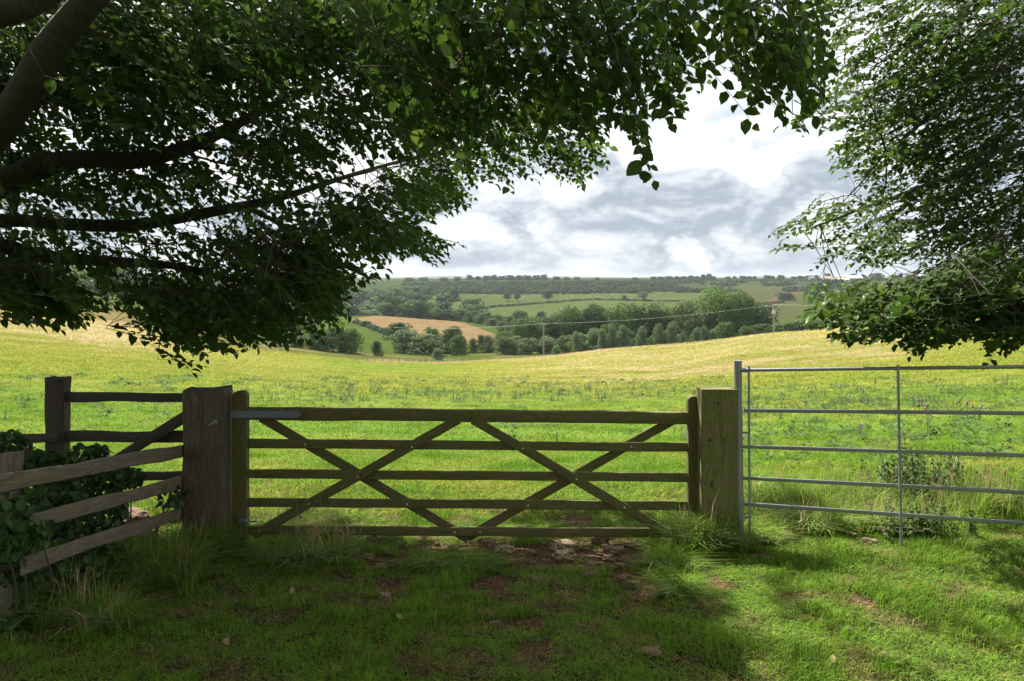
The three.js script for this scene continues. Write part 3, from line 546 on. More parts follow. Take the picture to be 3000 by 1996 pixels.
{ // the beech on the left whose limbs hang over the gate
  const base = V(-6.3, heightAt(-6.3, -5.3) - 0.1, -5.3), o = thing('beech_tree', 'large beech on the left, heavy limbs and dense dark leaves over the gate', 'tree', base.toArray()), l = local(o), r = rng(2024);
  const E = EYE;
  part(o, 'trunk', tube([base.clone().add(V(0, -0.3, 0)), V(-6.3, 1.5, -5.3), V(-6.2, 4, -5.2), V(-6.0, 7, -5), V(-5.6, 10, -4.8)].map(l), [0.62, 0.47, 0.4, 0.3, 0.12], 18), M.bark);
  const limbs = [
    [[V(-6.2, 2.0, -5.3), ...dp([[-180, 480, 4.95], [-20, 320, 4.9], [58, 205, 4.8], [128, 95, 4.75], [240, -40, 4.7], [380, -210, 4.8]])], [0.17, 0.125, 0.112, 0.104, 0.094, 0.08, 0.06]],
    [[V(-6.2, 2.2, -5.4), ...dp([[-250, 560, 5.5], [-10, 432, 5.6], [80, 388, 5.7], [180, 366, 5.8], [300, 370, 6.0], [400, 350, 6.2], [500, 308, 6.5], [620, 246, 6.9], [780, 165, 7.4]])], [0.15, 0.12, 0.1, 0.088, 0.08, 0.07, 0.06, 0.05, 0.036, 0.014]],
    [[V(-6.2, 2.5, -5.6), ...dp([[-250, 560, 6.3], [0, 508, 6.6], [150, 516, 6.8], [300, 519, 7.0], [480, 489, 7.3], [580, 470, 7.5], [660, 451, 7.7], [740, 425, 7.9], [870, 385, 8.4], [1020, 350, 9.2], [1180, 330, 9.5]])], [0.11, 0.08, 0.058, 0.056, 0.055, 0.05, 0.042, 0.034, 0.028, 0.02, 0.012, 0.005]],
    [[V(-6.2, 2.0, -5.3), ...dp([[-250, 540, 5.6], [0, 565, 5.8], [100, 590, 6.0], [250, 602, 6.2], [420, 615, 6.5], [570, 655, 6.8]])], [0.1, 0.085, 0.06, 0.052, 0.042, 0.028, 0.008]],
    [dp([[560, 476, 7.45], [640, 515, 7.5], [700, 580, 7.5], [735, 670, 7.4]]), [0.026, 0.02, 0.014, 0.006]],
    [dp([[-120, 60, 4.1], [-20, 28, 4.1], [60, 12, 4.15], [160, -40, 4.2]]), [0.1, 0.085, 0.07, 0.05]],
    [dp([[-60, 300, 5.0], [60, 250, 5.2], [150, 200, 5.6], [300, 165, 6.2]]), [0.05, 0.035, 0.022, 0.008]],
    [[V(-6.1, 4.2, -5.2), V(-5, E + 2.1, -4.6), V(-3.4, E + 2.2, -4.0), V(-1.6, E + 1.95, -3.5), V(0, E + 1.7, -3.3), V(1.2, E + 1.5, -3.3), V(1.9, E + 1.32, -3.4)], [0.14, 0.11, 0.08, 0.055, 0.038, 0.022, 0.008]],
    [[V(-6.1, 5.6, -5.1), V(-4.5, E + 4.6, -5.8), V(-2.6, E + 5.0, -6.8), V(-0.9, E + 4.9, -7.8)], [0.17, 0.12, 0.07, 0.02]],
    [[V(-6.1, 6, -5.1), V(-4.6, E + 4.7, -3.2), V(-2.6, E + 5, -0.6), V(-0.8, E + 4.7, 2)], [0.17, 0.12, 0.07, 0.02]],
    [[V(-6.1, 6.4, -5.1), V(-3.5, E + 4.2, -2), V(0.5, E + 4.0, 0.5), V(5, E + 3.4, 2.5)], [0.16, 0.11, 0.06, 0.015]],
    [[V(-6.0, 6.2, -5.0), V(-5.8, E + 4.5, -1.5), V(-5, E + 4.6, 2), V(-3.6, E + 4.2, 5)], [0.16, 0.11, 0.07, 0.02]],
  ];
  limbs.forEach(([pts, rad]) => part(o, 'limb', tube(pts.map(l), rad, 12), M.bark));
  const trunkAt = base.clone();
  const out = (spread, p0, p1) => (tip, q) => { const a = Math.atan2(tip.z - trunkAt.z, tip.x - trunkAt.x) + (q() - 0.5) * 2 * spread, e = lerp(p0, p1, q()); return V(Math.cos(a) * Math.cos(e), Math.sin(e), Math.sin(a) * Math.cos(e)); };
  const M1 = [[-140, -60], [1330, -60], [1430, 200], [1420, 330], [1380, 400], [1330, 430], [1275, 385], [1190, 435], [1110, 380], [1095, 455], [1000, 490], [925, 478], [1000, 520], [1075, 562], [1000, 588], [925, 560], [908, 625], [850, 655], [812, 735], [690, 782], [620, 782], [520, 792], [470, 840], [400, 832], [372, 765], [345, 690], [262, 715], [190, 765], [130, 735], [80, 730], [-140, 715]];
  // keep the undersides of the bare limbs open to view: few leaves grow in front of them
  const seen = []; for (const k of [0, 1, 2, 3, 5]) { const c = new THREE.CatmullRomCurve3(limbs[k][0]), rad = limbs[k][1]; for (let i = 0; i <= 60; i++) { const v = c.getPoint(i / 60); if (v.z > -1) continue; const f = i / 60 * (rad.length - 1), q = Math.min(rad.length - 2, Math.floor(f)); seen.push([...see(v), -v.z, lerp(rad[q], rad[q + 1], f - q) / -v.z * F]); } }
  const hides = (s) => { const m = s.p.clone().addScaledVector(s.dir, 0.21 * s.k), v = see(m), D = -m.z; for (const b of seen) if (D < b[2] + 0.15 && Math.hypot(v[0] - b[0], v[1] - b[1]) < b[3] + 62) return true; return false; };
  const low = (x, y) => clamp(y / 560, 0, 1);
  const FR = [[930, 250], [1400, 215], [1425, 330], [1380, 400], [1330, 432], [1275, 385], [1190, 437], [1110, 380], [1095, 455], [1000, 490], [925, 478]];
  let sprays = fillPolygon(r, M1, 3500, () => 5.0, (x, y) => lerp(9.2, 8.0, low(x, y)), out(0.9, 0.15, -0.75));
  // denser bunches where the photograph shows hardly any sky
  sprays.push(...fillPolygon(r, [[360, 640], [560, 560], [840, 560], [820, 690], [700, 770], [470, 800], [390, 790]], 330, () => 5.6, () => 7.6, out(0.8, 0, -1.0)));
  sprays.push(...fillPolygon(r, [[150, 60], [800, -20], [1000, 120], [900, 260], [500, 250], [200, 300]], 380, () => 4.6, () => 8.6, out(1.2, 0.2, -0.6)));
  sprays.push(...fillPolygon(r, [[0, 560], [330, 560], [330, 660], [170, 740], [0, 700]], 130, () => 5.0, () => 6.5, out(0.8, 0, -0.9)));
  // the sun comes in under the crown's right side: no boughs where their shade would fall on the bright grass right of the gateway
  const open = (s) => { const q = s.p.clone().addScaledVector(s.dir, 0.2), h = q.y - heightAt(q.x, q.z), x = q.x + 0.446 * h, D = -q.z - 0.696 * h; return (x > 1.05 + 0.3 * n2(D * 1.1, 3) && D > 2.6 && D < 5.75) || (x > -0.5 && x < 2.4 && D > 5.34 + 0.15 * n2(x * 2, 5) && D < 6.5); };
  sprays = sprays.filter((s) => (!hides(s) || r() < 0.16) && (!open(s) || r() < 0.03));
  sprays.push(...fillPolygon(r, FR, 300, () => 9.0, () => 9.9, out(0.8, 0.1, -0.8)));
  const right = (tip, q) => { const a = 0.1 + (q() - 0.5) * 0.9, e = lerp(0.05, -0.45, q()); return V(Math.cos(a) * Math.cos(e), Math.sin(e), Math.sin(a) * Math.cos(e)); };
  sprays.push(...fillPolygon(r, [[860, 500], [960, 515], [1078, 556], [1060, 580], [990, 592], [880, 580]], 46, () => 7.0, () => 7.9, right, [0.7, 0.95], 0.8));
  sprays.push(...fillPolygon(r, [[900, 420], [1010, 440], [1100, 440], [1095, 460], [1000, 495], [900, 480]], 40, () => 7.6, () => 8.6, right, [0.7, 0.95], 0.8));
  // the curtain close overhead
  const N1 = [[820, -40], [1960, -40], [1965, 60], [1935, 200], [1885, 340], [1845, 290], [1800, 215], [1750, 230], [1700, 292], [1690, 180], [1712, 60], [1690, -10], [1655, 20], [1648, 120], [1640, 190], [1610, 215], [1597, 275], [1555, 225], [1520, 300], [1545, 408], [1500, 400], [1470, 318], [1430, 278], [1340, 322], [1285, 280], [1210, 360], [1150, 330], [1045, 375], [985, 300], [880, 220], [830, 90]];
  const hang = (tip, q) => { const a = -0.35 + (q() - 0.5) * 2.4, e = lerp(-0.35, -1.2, q()); return V(Math.cos(a) * Math.cos(e), Math.sin(e), -Math.sin(a) * Math.cos(e)); };
  const near = fillPolygon(r, N1, 430, () => 2.75, () => 3.9, hang, [0.6, 0.95]);
  near.sort((a, b) => b.p.z - a.p.z); let nf = 0; for (const s of near) { const v = see(s.p); if (v[0] > 1000 && v[1] > 0 && nf < 26) { s.fine = true; nf++; } }
  sprays.push(...near);
  // the crown above and behind the frame, which shades the ground
  for (let i = 0, g = 0; i < 2300 && g < 40000; g++) {
    const a = r() * 6.283, b = Math.acos(2 * r() - 1), q = Math.cbrt(0.15 + 0.85 * r()), p = V(-3.9 + 5.0 * q * Math.sin(b) * Math.cos(a), EYE + 4.9 + 2.9 * q * Math.cos(b), -4.3 + 7.6 * q * Math.sin(b) * Math.sin(a));
    if (p.z < -0.5) { const v = see(p); if (v[1] > -60 && v[0] > -200 && v[0] < 3200) continue; }
    if (p.y < EYE + 1.2) continue;
    const s = { p, dir: out(1.2, 0.3, -0.6)(p, r), roll: (r() - 0.5) * 1.2, k: 1.15 + 0.5 * r(), plan: Math.floor(r() * 6) }; i++; if (!open(s) || r() < 0.02) sprays.push(s);
  }
  for (let i = 0, g = 0; i < 360 && g < 20000; g++) { // boughs high over the gateway
    const gx = lerp(-3.2, 1.05, r()), gd = lerp(3.2, 5.7, r()), h = lerp(5.6, 8.2, r()), p = V(gx - 0.446 * h, heightAt(gx, -gd) + h, -gd - 0.696 * h), v = see(p); if (v[1] > -50) continue; i++;
    sprays.push({ p, dir: out(1.2, 0.3, -0.6)(p, r), roll: (r() - 0.5) * 1.2, k: 1.15 + 0.5 * r(), plan: Math.floor(r() * 6) });
  }
  for (let i = 0, g = 0; i < 1150 && g < 20000; g++) { // and over the viewpoint
    const p = V(lerp(-4, 7, r()), EYE + lerp(2.2, 5, r()), lerp(-2.2, 6, r())); if (p.z < -0.3) { const v = see(p); if (v[1] > -120 && v[0] > -300 && v[0] < 3300) continue; } i++;
    sprays.push({ p, dir: out(1.2, 0.3, -0.6)(p, r), roll: (r() - 0.5) * 1.2, k: 1.3 + 0.5 * r(), plan: Math.floor(r() * 6) });
  }
  for (let i = 0, g = 0; i < 1700 && g < 30000; g++) { // its lower skirts behind the viewpoint
    const a = r() * 6.283, b = Math.acos(2 * r() - 1), q = Math.cbrt(0.3 + 0.7 * r()), p = V(-1.6 + 6.5 * q * Math.sin(b) * Math.cos(a), EYE + 2.6 + 3.2 * q * Math.cos(b), 4.2 + 5.2 * q * Math.sin(b) * Math.sin(a));
    if (p.z < 0.4 || p.y < heightAt(p.x, p.z) + 0.9 || p.distanceTo(V(0, EYE, 0)) < 1.8) continue;
    sprays.push({ p, dir: out(1.2, 0, -0.9)(p, r), roll: (r() - 0.5) * 1.2, k: 1.4 + 0.5 * r(), plan: Math.floor(r() * 6) }); i++;
  }
  buildTree(o, sprays, limbs.map((x) => x[0]), M.beech, 5, true);
}
{ // the second beech, reaching in from the right
  const base = V(7.6, heightAt(7.6, -8) - 0.1, -8), o = thing('beech_tree', 'beech on the right reaching in with glossy sunlit leaves above the metal gate', 'tree', base.toArray()), l = local(o), r = rng(4048);
  part(o, 'trunk', tube([base.clone().add(V(0, -0.3, 0)), V(7.6, 1.5, -8), V(7.5, 4, -8), V(7.4, 7, -8)].map(l), [0.42, 0.33, 0.27, 0.12], 16), M.bark);
  const limbs = [
    [[V(7.5, 3.3, -8), ...dp([[2560, 40, 7.4], [2357, 95, 7.2], [2260, 170, 7.1], [2150, 260, 7.0], [2040, 350, 6.9]])], [0.09, 0.05, 0.032, 0.022, 0.014, 0.006]],
    [[V(7.5, 2.9, -8), ...dp([[2560, 420, 7.0], [2357, 330, 6.8], [2240, 380, 6.7], [2120, 430, 6.6], [1960, 490, 6.6], [1830, 540, 6.6]])], [0.08, 0.045, 0.03, 0.022, 0.016, 0.01, 0.004]],
    [[V(7.5, 2.4, -8), ...dp([[2560, 600, 6.6], [2380, 610, 6.3], [2240, 640, 6.1], [2120, 670, 6.0], [1980, 700, 5.95], [1850, 715, 5.9]])], [0.08, 0.045, 0.03, 0.022, 0.016, 0.01, 0.004]],
    [[V(7.5, 2.3, -8), ...dp([[2560, 700, 6.0], [2357, 715, 5.8], [2240, 745, 5.7], [2110, 772, 5.6]])], [0.07, 0.035, 0.02, 0.012, 0.005]],
    [[V(7.5, 4.6, -8), V(6.2, 5.6, -7.6), V(4.6, 6.2, -7.2), V(3.3, 6.0, -7.0)], [0.1, 0.07, 0.04, 0.012]],
  ];
  limbs.forEach(([pts, rad]) => part(o, 'limb', tube(pts.map(l), rad, 9), M.bark));
  const R1 = [[1850, -40], [2440, -40], [2440, 640], [2240, 640], [2130, 645], [2100, 610], [2060, 590], [1975, 612], [1860, 612], [1835, 580], [1752, 566], [1775, 512], [1890, 456], [2020, 440], [1945, 408], [1885, 372], [1905, 330], [1870, 255], [1800, 285], [1775, 268], [1870, 195], [1880, 120]];
  const R2 = [[1815, 715], [1850, 685], [1960, 672], [2080, 640], [2160, 610], [2440, 560], [2440, 790], [2357, 770], [2310, 785], [2285, 832], [2262, 800], [2250, 760], [2190, 780], [2120, 798], [2082, 826], [2065, 782], [1990, 772], [1930, 785], [1905, 745]];
  const inw = (tip, q) => { const a = Math.PI + (q() - 0.5) * 1.9, e = lerp(0.25, -0.6, q()); return V(Math.cos(a) * Math.cos(e), Math.sin(e), Math.sin(a) * Math.cos(e)); };
  const sprays = fillPolygon(r, R1, 1100, () => 6.2, () => 8.6, inw, [0.75, 1.05], 0.7);
  sprays.push(...fillPolygon(r, [[2020, 40], [2330, 60], [2350, 420], [2280, 620], [2130, 560], [2010, 300]], 380, () => 6.5, () => 8.8, inw, [0.75, 1.05], 0.7));
  const r2 = fillPolygon(r, R2, 560, () => 5.3, () => 6.6, inw, [0.75, 1.05], 0.7);
  r2.sort((a, b) => b.p.z - a.p.z); let nf = 0; for (const s of r2) { const v = see(s.p); if (v[0] < 2960 && nf < 27) { s.fine = true; nf++; } }
  sprays.push(...r2);
  for (let i = 0; i < 420; i++) { const a = r() * 6.283, b = Math.acos(2 * r() - 1), q = Math.cbrt(r()), p = V(6.4 + 3 * q * Math.sin(b) * Math.cos(a), 6.4 + 2.2 * q * Math.cos(b), -8.2 + 3 * q * Math.sin(b) * Math.sin(a)); const v = see(p); if (v[1] > -80 && v[0] < 3100) continue; sprays.push({ p, dir: inw(p, r), roll: r() - 0.5, k: 1.3, plan: Math.floor(r() * 6) }); }
  buildTree(o, sprays, limbs.map((x) => x[0]), M.beech2, 6, true);
}

// ---------------------------------------------------------------- grass
function bladeTuft(seed, n, radius, h0, h1, w, lean, curl = 0.5) {
  const r = rng(seed), pos = [], col = [], idx = [];
  for (let i = 0; i < n; i++) {
    const a = r() * 6.283, d = radius * Math.sqrt(r()), x = Math.cos(a) * d, z = Math.sin(a) * d, h = lerp(h0, h1, r()), la = r() * 6.283, le = lean * (0.3 + r()), wx = Math.cos(la + 1.57) * w * (0.6 + 0.8 * r()), wz = Math.sin(la + 1.57) * w * (0.6 + 0.8 * r()), k = pos.length / 3;
    const dx = Math.cos(la) * le * h, dz = Math.sin(la) * le * h;
    pos.push(x - wx, -0.02, z - wz, x + wx, -0.02, z + wz, x + dx * 0.4 - wx * 0.8, h * 0.6, z + dz * 0.4 - wz * 0.8, x + dx * 0.4 + wx * 0.8, h * 0.6, z + dz * 0.4 + wz * 0.8, x + dx * (1 + curl), h * (1 - 0.35 * curl * le), z + dz * (1 + curl));
    const b = 0.75 + 0.5 * r(), y = r() < 0.18 ? 1.7 : 1; for (let q = 0; q < 5; q++) col.push(b * y, b * (y > 1 ? 1.1 : 1), b * (y > 1 ? 1.6 : 1));
    idx.push(k, k + 1, k + 2, k + 1, k + 3, k + 2, k + 2, k + 3, k + 4);
  }
  const g = new THREE.BufferGeometry(); g.setAttribute('position', new THREE.Float32BufferAttribute(pos, 3)); g.setAttribute('color', new THREE.Float32BufferAttribute(col, 3)); g.setIndex(idx); g.computeVertexNormals(); return g;
}
M.blade.vertexColors = true;
const grassField = (name, label, geos, list) => { // list: [x, y, z, turn, scale, height, colour]
  const per = geos.map(() => []); list.forEach((e, i) => per[e.v ?? i % geos.length].push(e));
  per.forEach((es, k) => {
    if (!es.length) return;
    const im = shade(new THREE.InstancedMesh(geos[k], M.blade, es.length)), q = new THREE.Quaternion(), m = new THREE.Matrix4();
    es.forEach((e, i) => { q.setFromAxisAngle(V(0, 1, 0), e.a); m.compose(V(e.x, e.y, e.z), q, V(e.s, e.h, e.s)); im.setMatrixAt(i, m); im.setColorAt(i, e.c); });
    im.name = numbered(name); im.userData = { kind: 'stuff', label, category: 'grass' }; scene.add(im);
  });
};
{
  const r = rng(31), tmp = new THREE.Color();
  const sow = (d0, d1, step, f) => { const out = []; for (let D = d0; D < d1; D += step) { const half = 0.70 * D + 0.9; for (let x = -half; x < half; x += step) { const px = x + (r() - 0.5) * step, D2 = D + (r() - 0.5) * step, e = f(px, -D2); if (e) { e.x = px; e.z = -D2; e.y = heightAt(px, -D2); e.a = r() * 6.283; out.push(e); } } } return out; };
  const mown = [1, 2, 3, 4].map((s) => bladeTuft(s, 26, 0.055, 0.018, 0.045, 0.0018, 0.95));
  const bushy = [5, 6].map((s) => bladeTuft(s, 26, 0.07, 0.035, 0.085, 0.0022, 0.75));
  const thatch = [7].map((s) => bladeTuft(s, 22, 0.06, 0.012, 0.03, 0.0017, 1.6));
  const lawn = sow(2.7, 7.2, 0.05, (x, z) => {
    const so = soilAt(x, z); if (r() < 1.02 * smooth(so, 0.08, 0.55)) return null;
    const dry = smooth(0.5 * fbm2(x * 1.1 + 4, z * 1.1, 4) + 0.5 * n2b(x * 2.7, z * 2.7) + so * 0.6 + 0.2 * (r() - 0.5) - 0.16 * smooth(x, 0.6, 1.6), -0.1, 0.42), lush = smooth(fbm2(x * 0.8, z * 0.8 + 7, 3), -0.05, 0.3);
    const c = new THREE.Color().copy(LUSH).lerp(YELLOW, 0.25 * r() + 0.25 * dry).lerp(BROWN, 0.75 * dry * (r() < 0.75 ? 1 : 0.2)).multiplyScalar(0.8 + 0.4 * r());
    const v = dry > 0.5 && r() < 0.55 ? 6 : lush > 0.6 && dry < 0.35 && r() < 0.35 ? 4 + (r() < 0.5 ? 1 : 0) : Math.floor(r() * 4);
    const k = 0.62 + 0.45 * lush + 0.3 * r() - 0.3 * dry; return { s: 1, h: k, c, v };
  });
  grassField('mown_grass', 'mown grass with dry patches in front of the gate', [...mown, ...bushy, ...thatch], lawn);
  const mead = [11, 12, 13].map((s) => bladeTuft(s, 26, 0.10, 0.04, 0.11, 0.0028, 0.7));
  const m1 = sow(7.2, 16, 0.10, (x, z) => { const so = soilAt(x, z); if (r() < so) return null; grassColor(x, z, tmp); return { s: 1, h: 0.45 + 0.4 * r() + 0.5 * smooth(n2(x * 0.5, z * 0.5), 0.2, 0.8), c: tmp.clone().multiplyScalar(0.8 + 0.4 * r()) }; });
  grassField('meadow_grass', 'sunlit green meadow grass just beyond the gates', mead, m1);
  const mid = [21, 22].map((s) => bladeTuft(s, 26, 0.26, 0.05, 0.15, 0.006, 0.8));
  grassField('meadow_grass', 'bright meadow grass in the middle of the field', mid, sow(16, 46, 0.22, (x, z) => { grassColor(x, z, tmp); const t = smooth(fbm2(x * 0.35, z * 0.35, 3), 0, 0.4); return { s: 1 + 0.2 * r(), h: 0.4 + 0.4 * r() + 0.7 * t * r(), c: tmp.clone().multiplyScalar((0.82 + 0.36 * r()) * (1 - 0.12 * t)) }; }));
  const far = [31, 32].map((s) => bladeTuft(s, 22, 0.6, 0.07, 0.2, 0.016, 0.8));
  grassField('meadow_grass', 'yellowing meadow grass on the far half of the field', far, sow(46, 112, 0.52, (x, z) => { grassColor(x, z, tmp); const t = smooth(fbm2(x * 0.12, z * 0.2, 3), 0, 0.4); return { s: 1 + 0.2 * r(), h: 0.5 + 0.5 * r() + 0.7 * t * r(), c: tmp.clone().multiplyScalar((0.85 + 0.3 * r()) * (1 - 0.1 * t)) }; }));
  const edge = [41, 42].map((s) => bladeTuft(s, 20, 1.2, 0.1, 0.3, 0.035, 0.8));
  grassField('meadow_grass', 'straw coloured grass along the field edge', edge, sow(112, 202, 1.05, (x, z) => { if (-z > fieldEdge(x, z) + 3) return null; grassColor(x, z, tmp); const near = smooth(-z, fieldEdge(x, z) - 14, fieldEdge(x, z)); tmp.lerp(BROWN, 0.6 * near * r()); return { s: 1 + 0.2 * r(), h: 0.5 + 0.5 * r() + 1.6 * near * r(), c: tmp.clone().multiplyScalar(0.85 + 0.3 * r()) }; }));
  // low weeds that nobody could count: dark leafy clumps in the grass
  const weedG = [61, 62, 63].map((sd) => { const q = rng(sd), L = []; const lf = leafGeo(1, 0.26, [[0, 0], [0.3, 0.9], [0.65, 0.8], [1, 0]], 0.2, 0.3); for (let i = 0; i < 26; i++) { const a = q() * 6.283, d = 0.5 * Math.sqrt(q()), k = 0.28 * (0.6 + 0.7 * q()); const g = lf.clone().applyMatrix4(new THREE.Matrix4().compose(V(Math.cos(a) * d * 0.7, 0.55 * (1 - d) * q(), Math.sin(a) * d * 0.7), new THREE.Quaternion().setFromEuler(new THREE.Euler((q() - 0.5) * 0.8, -a + (q() - 0.5), 0.3 + 0.7 * q(), 'YXZ')), V(k, k, k))); L.push(g); } const g = mergeGeometries(L); g.setAttribute('color', new THREE.Float32BufferAttribute(new Float32Array(g.attributes.position.count * 3).fill(1), 3)); return g; });
  const weedy = []; const wc = () => new THREE.Color().setRGB(0.085, 0.15, 0.03).multiplyScalar(0.7 + 0.6 * r());
  for (let i = 0; i < 14000 && weedy.length < 3600; i++) { const px = -60 + 3120 * r(), py = 1105 + 190 * r() * r() + (px > 2150 ? 120 * r() : 0), band = smooth(Math.abs(py - 1155), 60, 15) * smooth(px, 600, 1000); const m = fbm2(px * 0.006, py * 0.03, 4); if (m + 0.35 * band + (px > 2150 ? 0.12 : 0) < 0.16) continue; const g = groundAt(px, py), k = (0.22 + 0.4 * r() * r()) * (-g.z > 40 ? 1.25 : 0.8); weedy.push({ x: g.x, y: g.y - 0.02, z: g.z, a: r() * 6.283, s: k, h: k * (0.6 + 0.5 * r()), c: wc() }); }
  grassField('weeds', 'dark low weeds spread through the sunlit field', weedG, weedy);
  // long uncut grass at the posts and along the fence foot: [px, py, spread px, spread py, number, height]
  const longG = [51, 52, 53].map((s) => bladeTuft(s, 16, 0.05, 0.16, 0.36, 0.0026, 0.55, 0.9)), stalk = [54, 55].map((s) => bladeTuft(s, 4, 0.05, 0.4, 0.68, 0.0014, 0.3, 0.6)), long = [];
  for (const [px, py, sx, sy, n, h, dry] of [[880, 1640, 160, 30, 200, 0.42, 0.14], [600, 1625, 90, 30, 110, 0.7, 0.12], [420, 1690, 200, 60, 240, 0.7, 0.15], [2060, 1612, 90, 24, 150, 0.75, 0.1], [1965, 1660, 70, 26, 50, 0.38, 0.02], [1330, 1672, 150, 14, 60, 0.36, 0.02], [240, 1830, 160, 40, 90, 0.6, 0.35], [2480, 1560, 380, 26, 200, 0.6, 0.3], [2600, 1480, 330, 60, 240, 0.8, 0.25], [2900, 1500, 160, 60, 120, 0.9, 0.3], [2290, 1470, 110, 40, 80, 0.7, 0.2], [2200, 1600, 80, 20, 60, 0.5, 0.15], [960, 1606, 90, 10, 34, 0.7, 0.6], [1985, 1740, 50, 24, 36, 0.38, 0]]) for (let i = 0; i < n; i++) {
    const g = groundAt(px + sx * (r() + r() - 1), py + sy * (r() + r() - 1)); if (soilAt(g.x, g.z) > 0.5 && r() < 0.8) continue;
    const d = r() < dry, c = new THREE.Color().copy(d ? STRAW : LUSH).lerp(d ? BROWN : YELLOW, d ? 0.7 * r() : 0.4 * r()).multiplyScalar(0.7 + 0.5 * r());
    long.push({ x: g.x, y: g.y, z: g.z, a: r() * 6.283, s: 0.8 + 0.5 * r(), h: h * (0.7 + 0.6 * r()), c, v: d && r() < 0.6 ? 3 + (r() < 0.5 ? 1 : 0) : Math.floor(r() * 3) });
  }
  grassField('long_grass', 'long uncut grass with dry stalks at the posts and fence foot', [...longG, ...stalk], long);
}

// ---------------------------------------------------------------- stones in the gateway
{
  const r = rng(91);
  const stoneTex = noiseTexture(256, (u, v) => { const a = 0.72 + 0.35 * fbm2(u * 9, v * 9, 5); return [a, a * 0.97, a * 0.92]; }, true, 3), stoneBump = noiseTexture(256, (u, v) => { const a = 0.5 + 0.5 * fbm2(u * 14, v * 14, 5); return [a, a, a]; }, false, 3);
  const stone = [C(0.52, 0.40, 0.27), C(0.42, 0.30, 0.19), C(0.28, 0.19, 0.12)].map((c) => new THREE.MeshStandardMaterial({ color: c, map: stoneTex, bumpMap: stoneBump, bumpScale: 0.006, roughness: 0.95 }));
  const rock = (seed) => { const g = new THREE.IcosahedronGeometry(0.5, 4), p = g.attributes.position; for (let i = 0; i < p.count; i++) { const v = V(p.getX(i), p.getY(i), p.getZ(i)).normalize(), f = 0.40 + 0.13 * n3(v.x * 1.3 + seed, v.y * 1.3, v.z * 1.3) + 0.05 * n3(v.x * 3.4, v.y * 3.4 + seed, v.z * 3.4) + 0.018 * n3(v.x * 9, v.y * 9, v.z * 9 + seed); const q = v.multiplyScalar(f); q.y = Math.max(-0.3, Math.min(q.y, 0.27 + 0.05 * n3(q.x * 3, q.z * 3, seed))); p.setXYZ(i, q.x, q.y, q.z); } const uv = g.attributes.uv; for (let i = 0; i < uv.count; i++) uv.setXY(i, p.getX(i) * 0.3 + seed, p.getZ(i) * 0.3 + p.getY(i) * 0.3); g.computeVertexNormals(); return g; };
  const geos = [1, 2, 3, 4, 5].map((s) => rock(s * 3.7));
  const late = [];
  const put = (px, py, w, tall, label, group, tone) => { const D0 = groundAt(px, py), m = shade(new THREE.Mesh(geos[Math.floor(r() * 5)], stone[tone ?? Math.floor(r() * 3)])); const s = 1.12 * w / F * -D0.z / 0.82; m.scale.set(s, s * tall, s * (0.55 + 0.3 * r())); m.rotation.set((r() - 0.5) * 0.3, (r() - 0.5) * 0.8, (r() - 0.5) * 0.3); m.position.set(D0.x, D0.y + s * tall * 0.2, D0.z); top(m, 'stone', label, 'stone', group); if (!label) late.push([m, px, group]); };
  put(1655, 1614, 84, 0.42, 'largest pale stone lying under the right half of the gate', undefined, 0);
  put(1478, 1618, 56, 0.45, 'long pale stone under the middle of the gate', undefined, 0);
  put(1126, 1622, 27, 0.85, 'small bright sunlit stone in bare soil below the left brace', undefined, 0);
  put(1024, 1622, 50, 0.6, 'brown stone in long dry grass below the left brace', undefined, 1);
  put(1797, 1625, 54, 0.6, 'angular stone standing in the bare soil left of the latch', undefined, 1);
  put(1729, 1698, 50, 0.55, 'rounded brown stone in the shade, right of the centre ruts', undefined, 2);
  put(1828, 1706, 44, 0.6, 'rounded stone in the worn soil below the latch end', undefined, 2);
  put(1448, 1834, 40, 0.4, 'flat stone flush with the soil in the centre foreground', undefined, 2);
  put(1900, 1916, 62, 0.3, 'flat thin stone in the grass at the bottom of the foreground', undefined, 1);
  put(1300, 1760, 0.1 + 42, 0.4, 'flat dark stone in the grass left of the central bare patch', undefined, 2);
  for (const [x, y, w] of [[1426, 1602, 44], [1088, 1588, 32], [1082, 1638, 28], [1756, 1596, 46], [1852, 1616, 52], [1892, 1610, 34], [1652, 1641, 60], [1707, 1640, 17], [1783, 1644, 40], [1740, 1670, 44], [1817, 1668, 30], [1853, 1722, 40], [1840, 1654, 18], [1770, 1608, 20], [1716, 1612, 22], [1594, 1598, 16], [1560, 1624, 24], [1385, 1618, 24], [1325, 1612, 26], [1240, 1620, 22], [1280, 1600, 18]]) put(x, y, w, 0.5 + 0.3 * r(), null, 'stones in the gateway');
  for (const [x, y, w] of [[1117, 1668, 34], [1150, 1662, 30], [1128, 1755, 34], [1076, 1762, 14], [1060, 1745, 16], [1175, 1702, 16], [1520, 1832, 16], [1024, 1892, 16], [1625, 1935, 12], [1500, 1690, 14], [1655, 1672, 26]]) put(x, y, w, 0.5 + 0.3 * r(), null, 'stones in the ruts');
  for (const [x, y, w, t] of [[2436, 1568, 30, 1.3], [2497, 1575, 26, 0.8], [2548, 1592, 44, 0.45], [2236, 1585, 48, 0.55], [2560, 1566, 18, 0.7]]) put(x, y, w, t, 'orange-brown lump in the grass under the metal gate', 'lumps under the metal gate', 0);
  for (const [x, y, w, t] of [[390, 1545, 90, 0.8], [420, 1600, 90, 0.75], [500, 1535, 60, 0.7], [330, 1605, 60, 0.8]]) put(x, y, w, t, 'brown stone in the heap under the ivy fence', 'stones under the fence', 2);
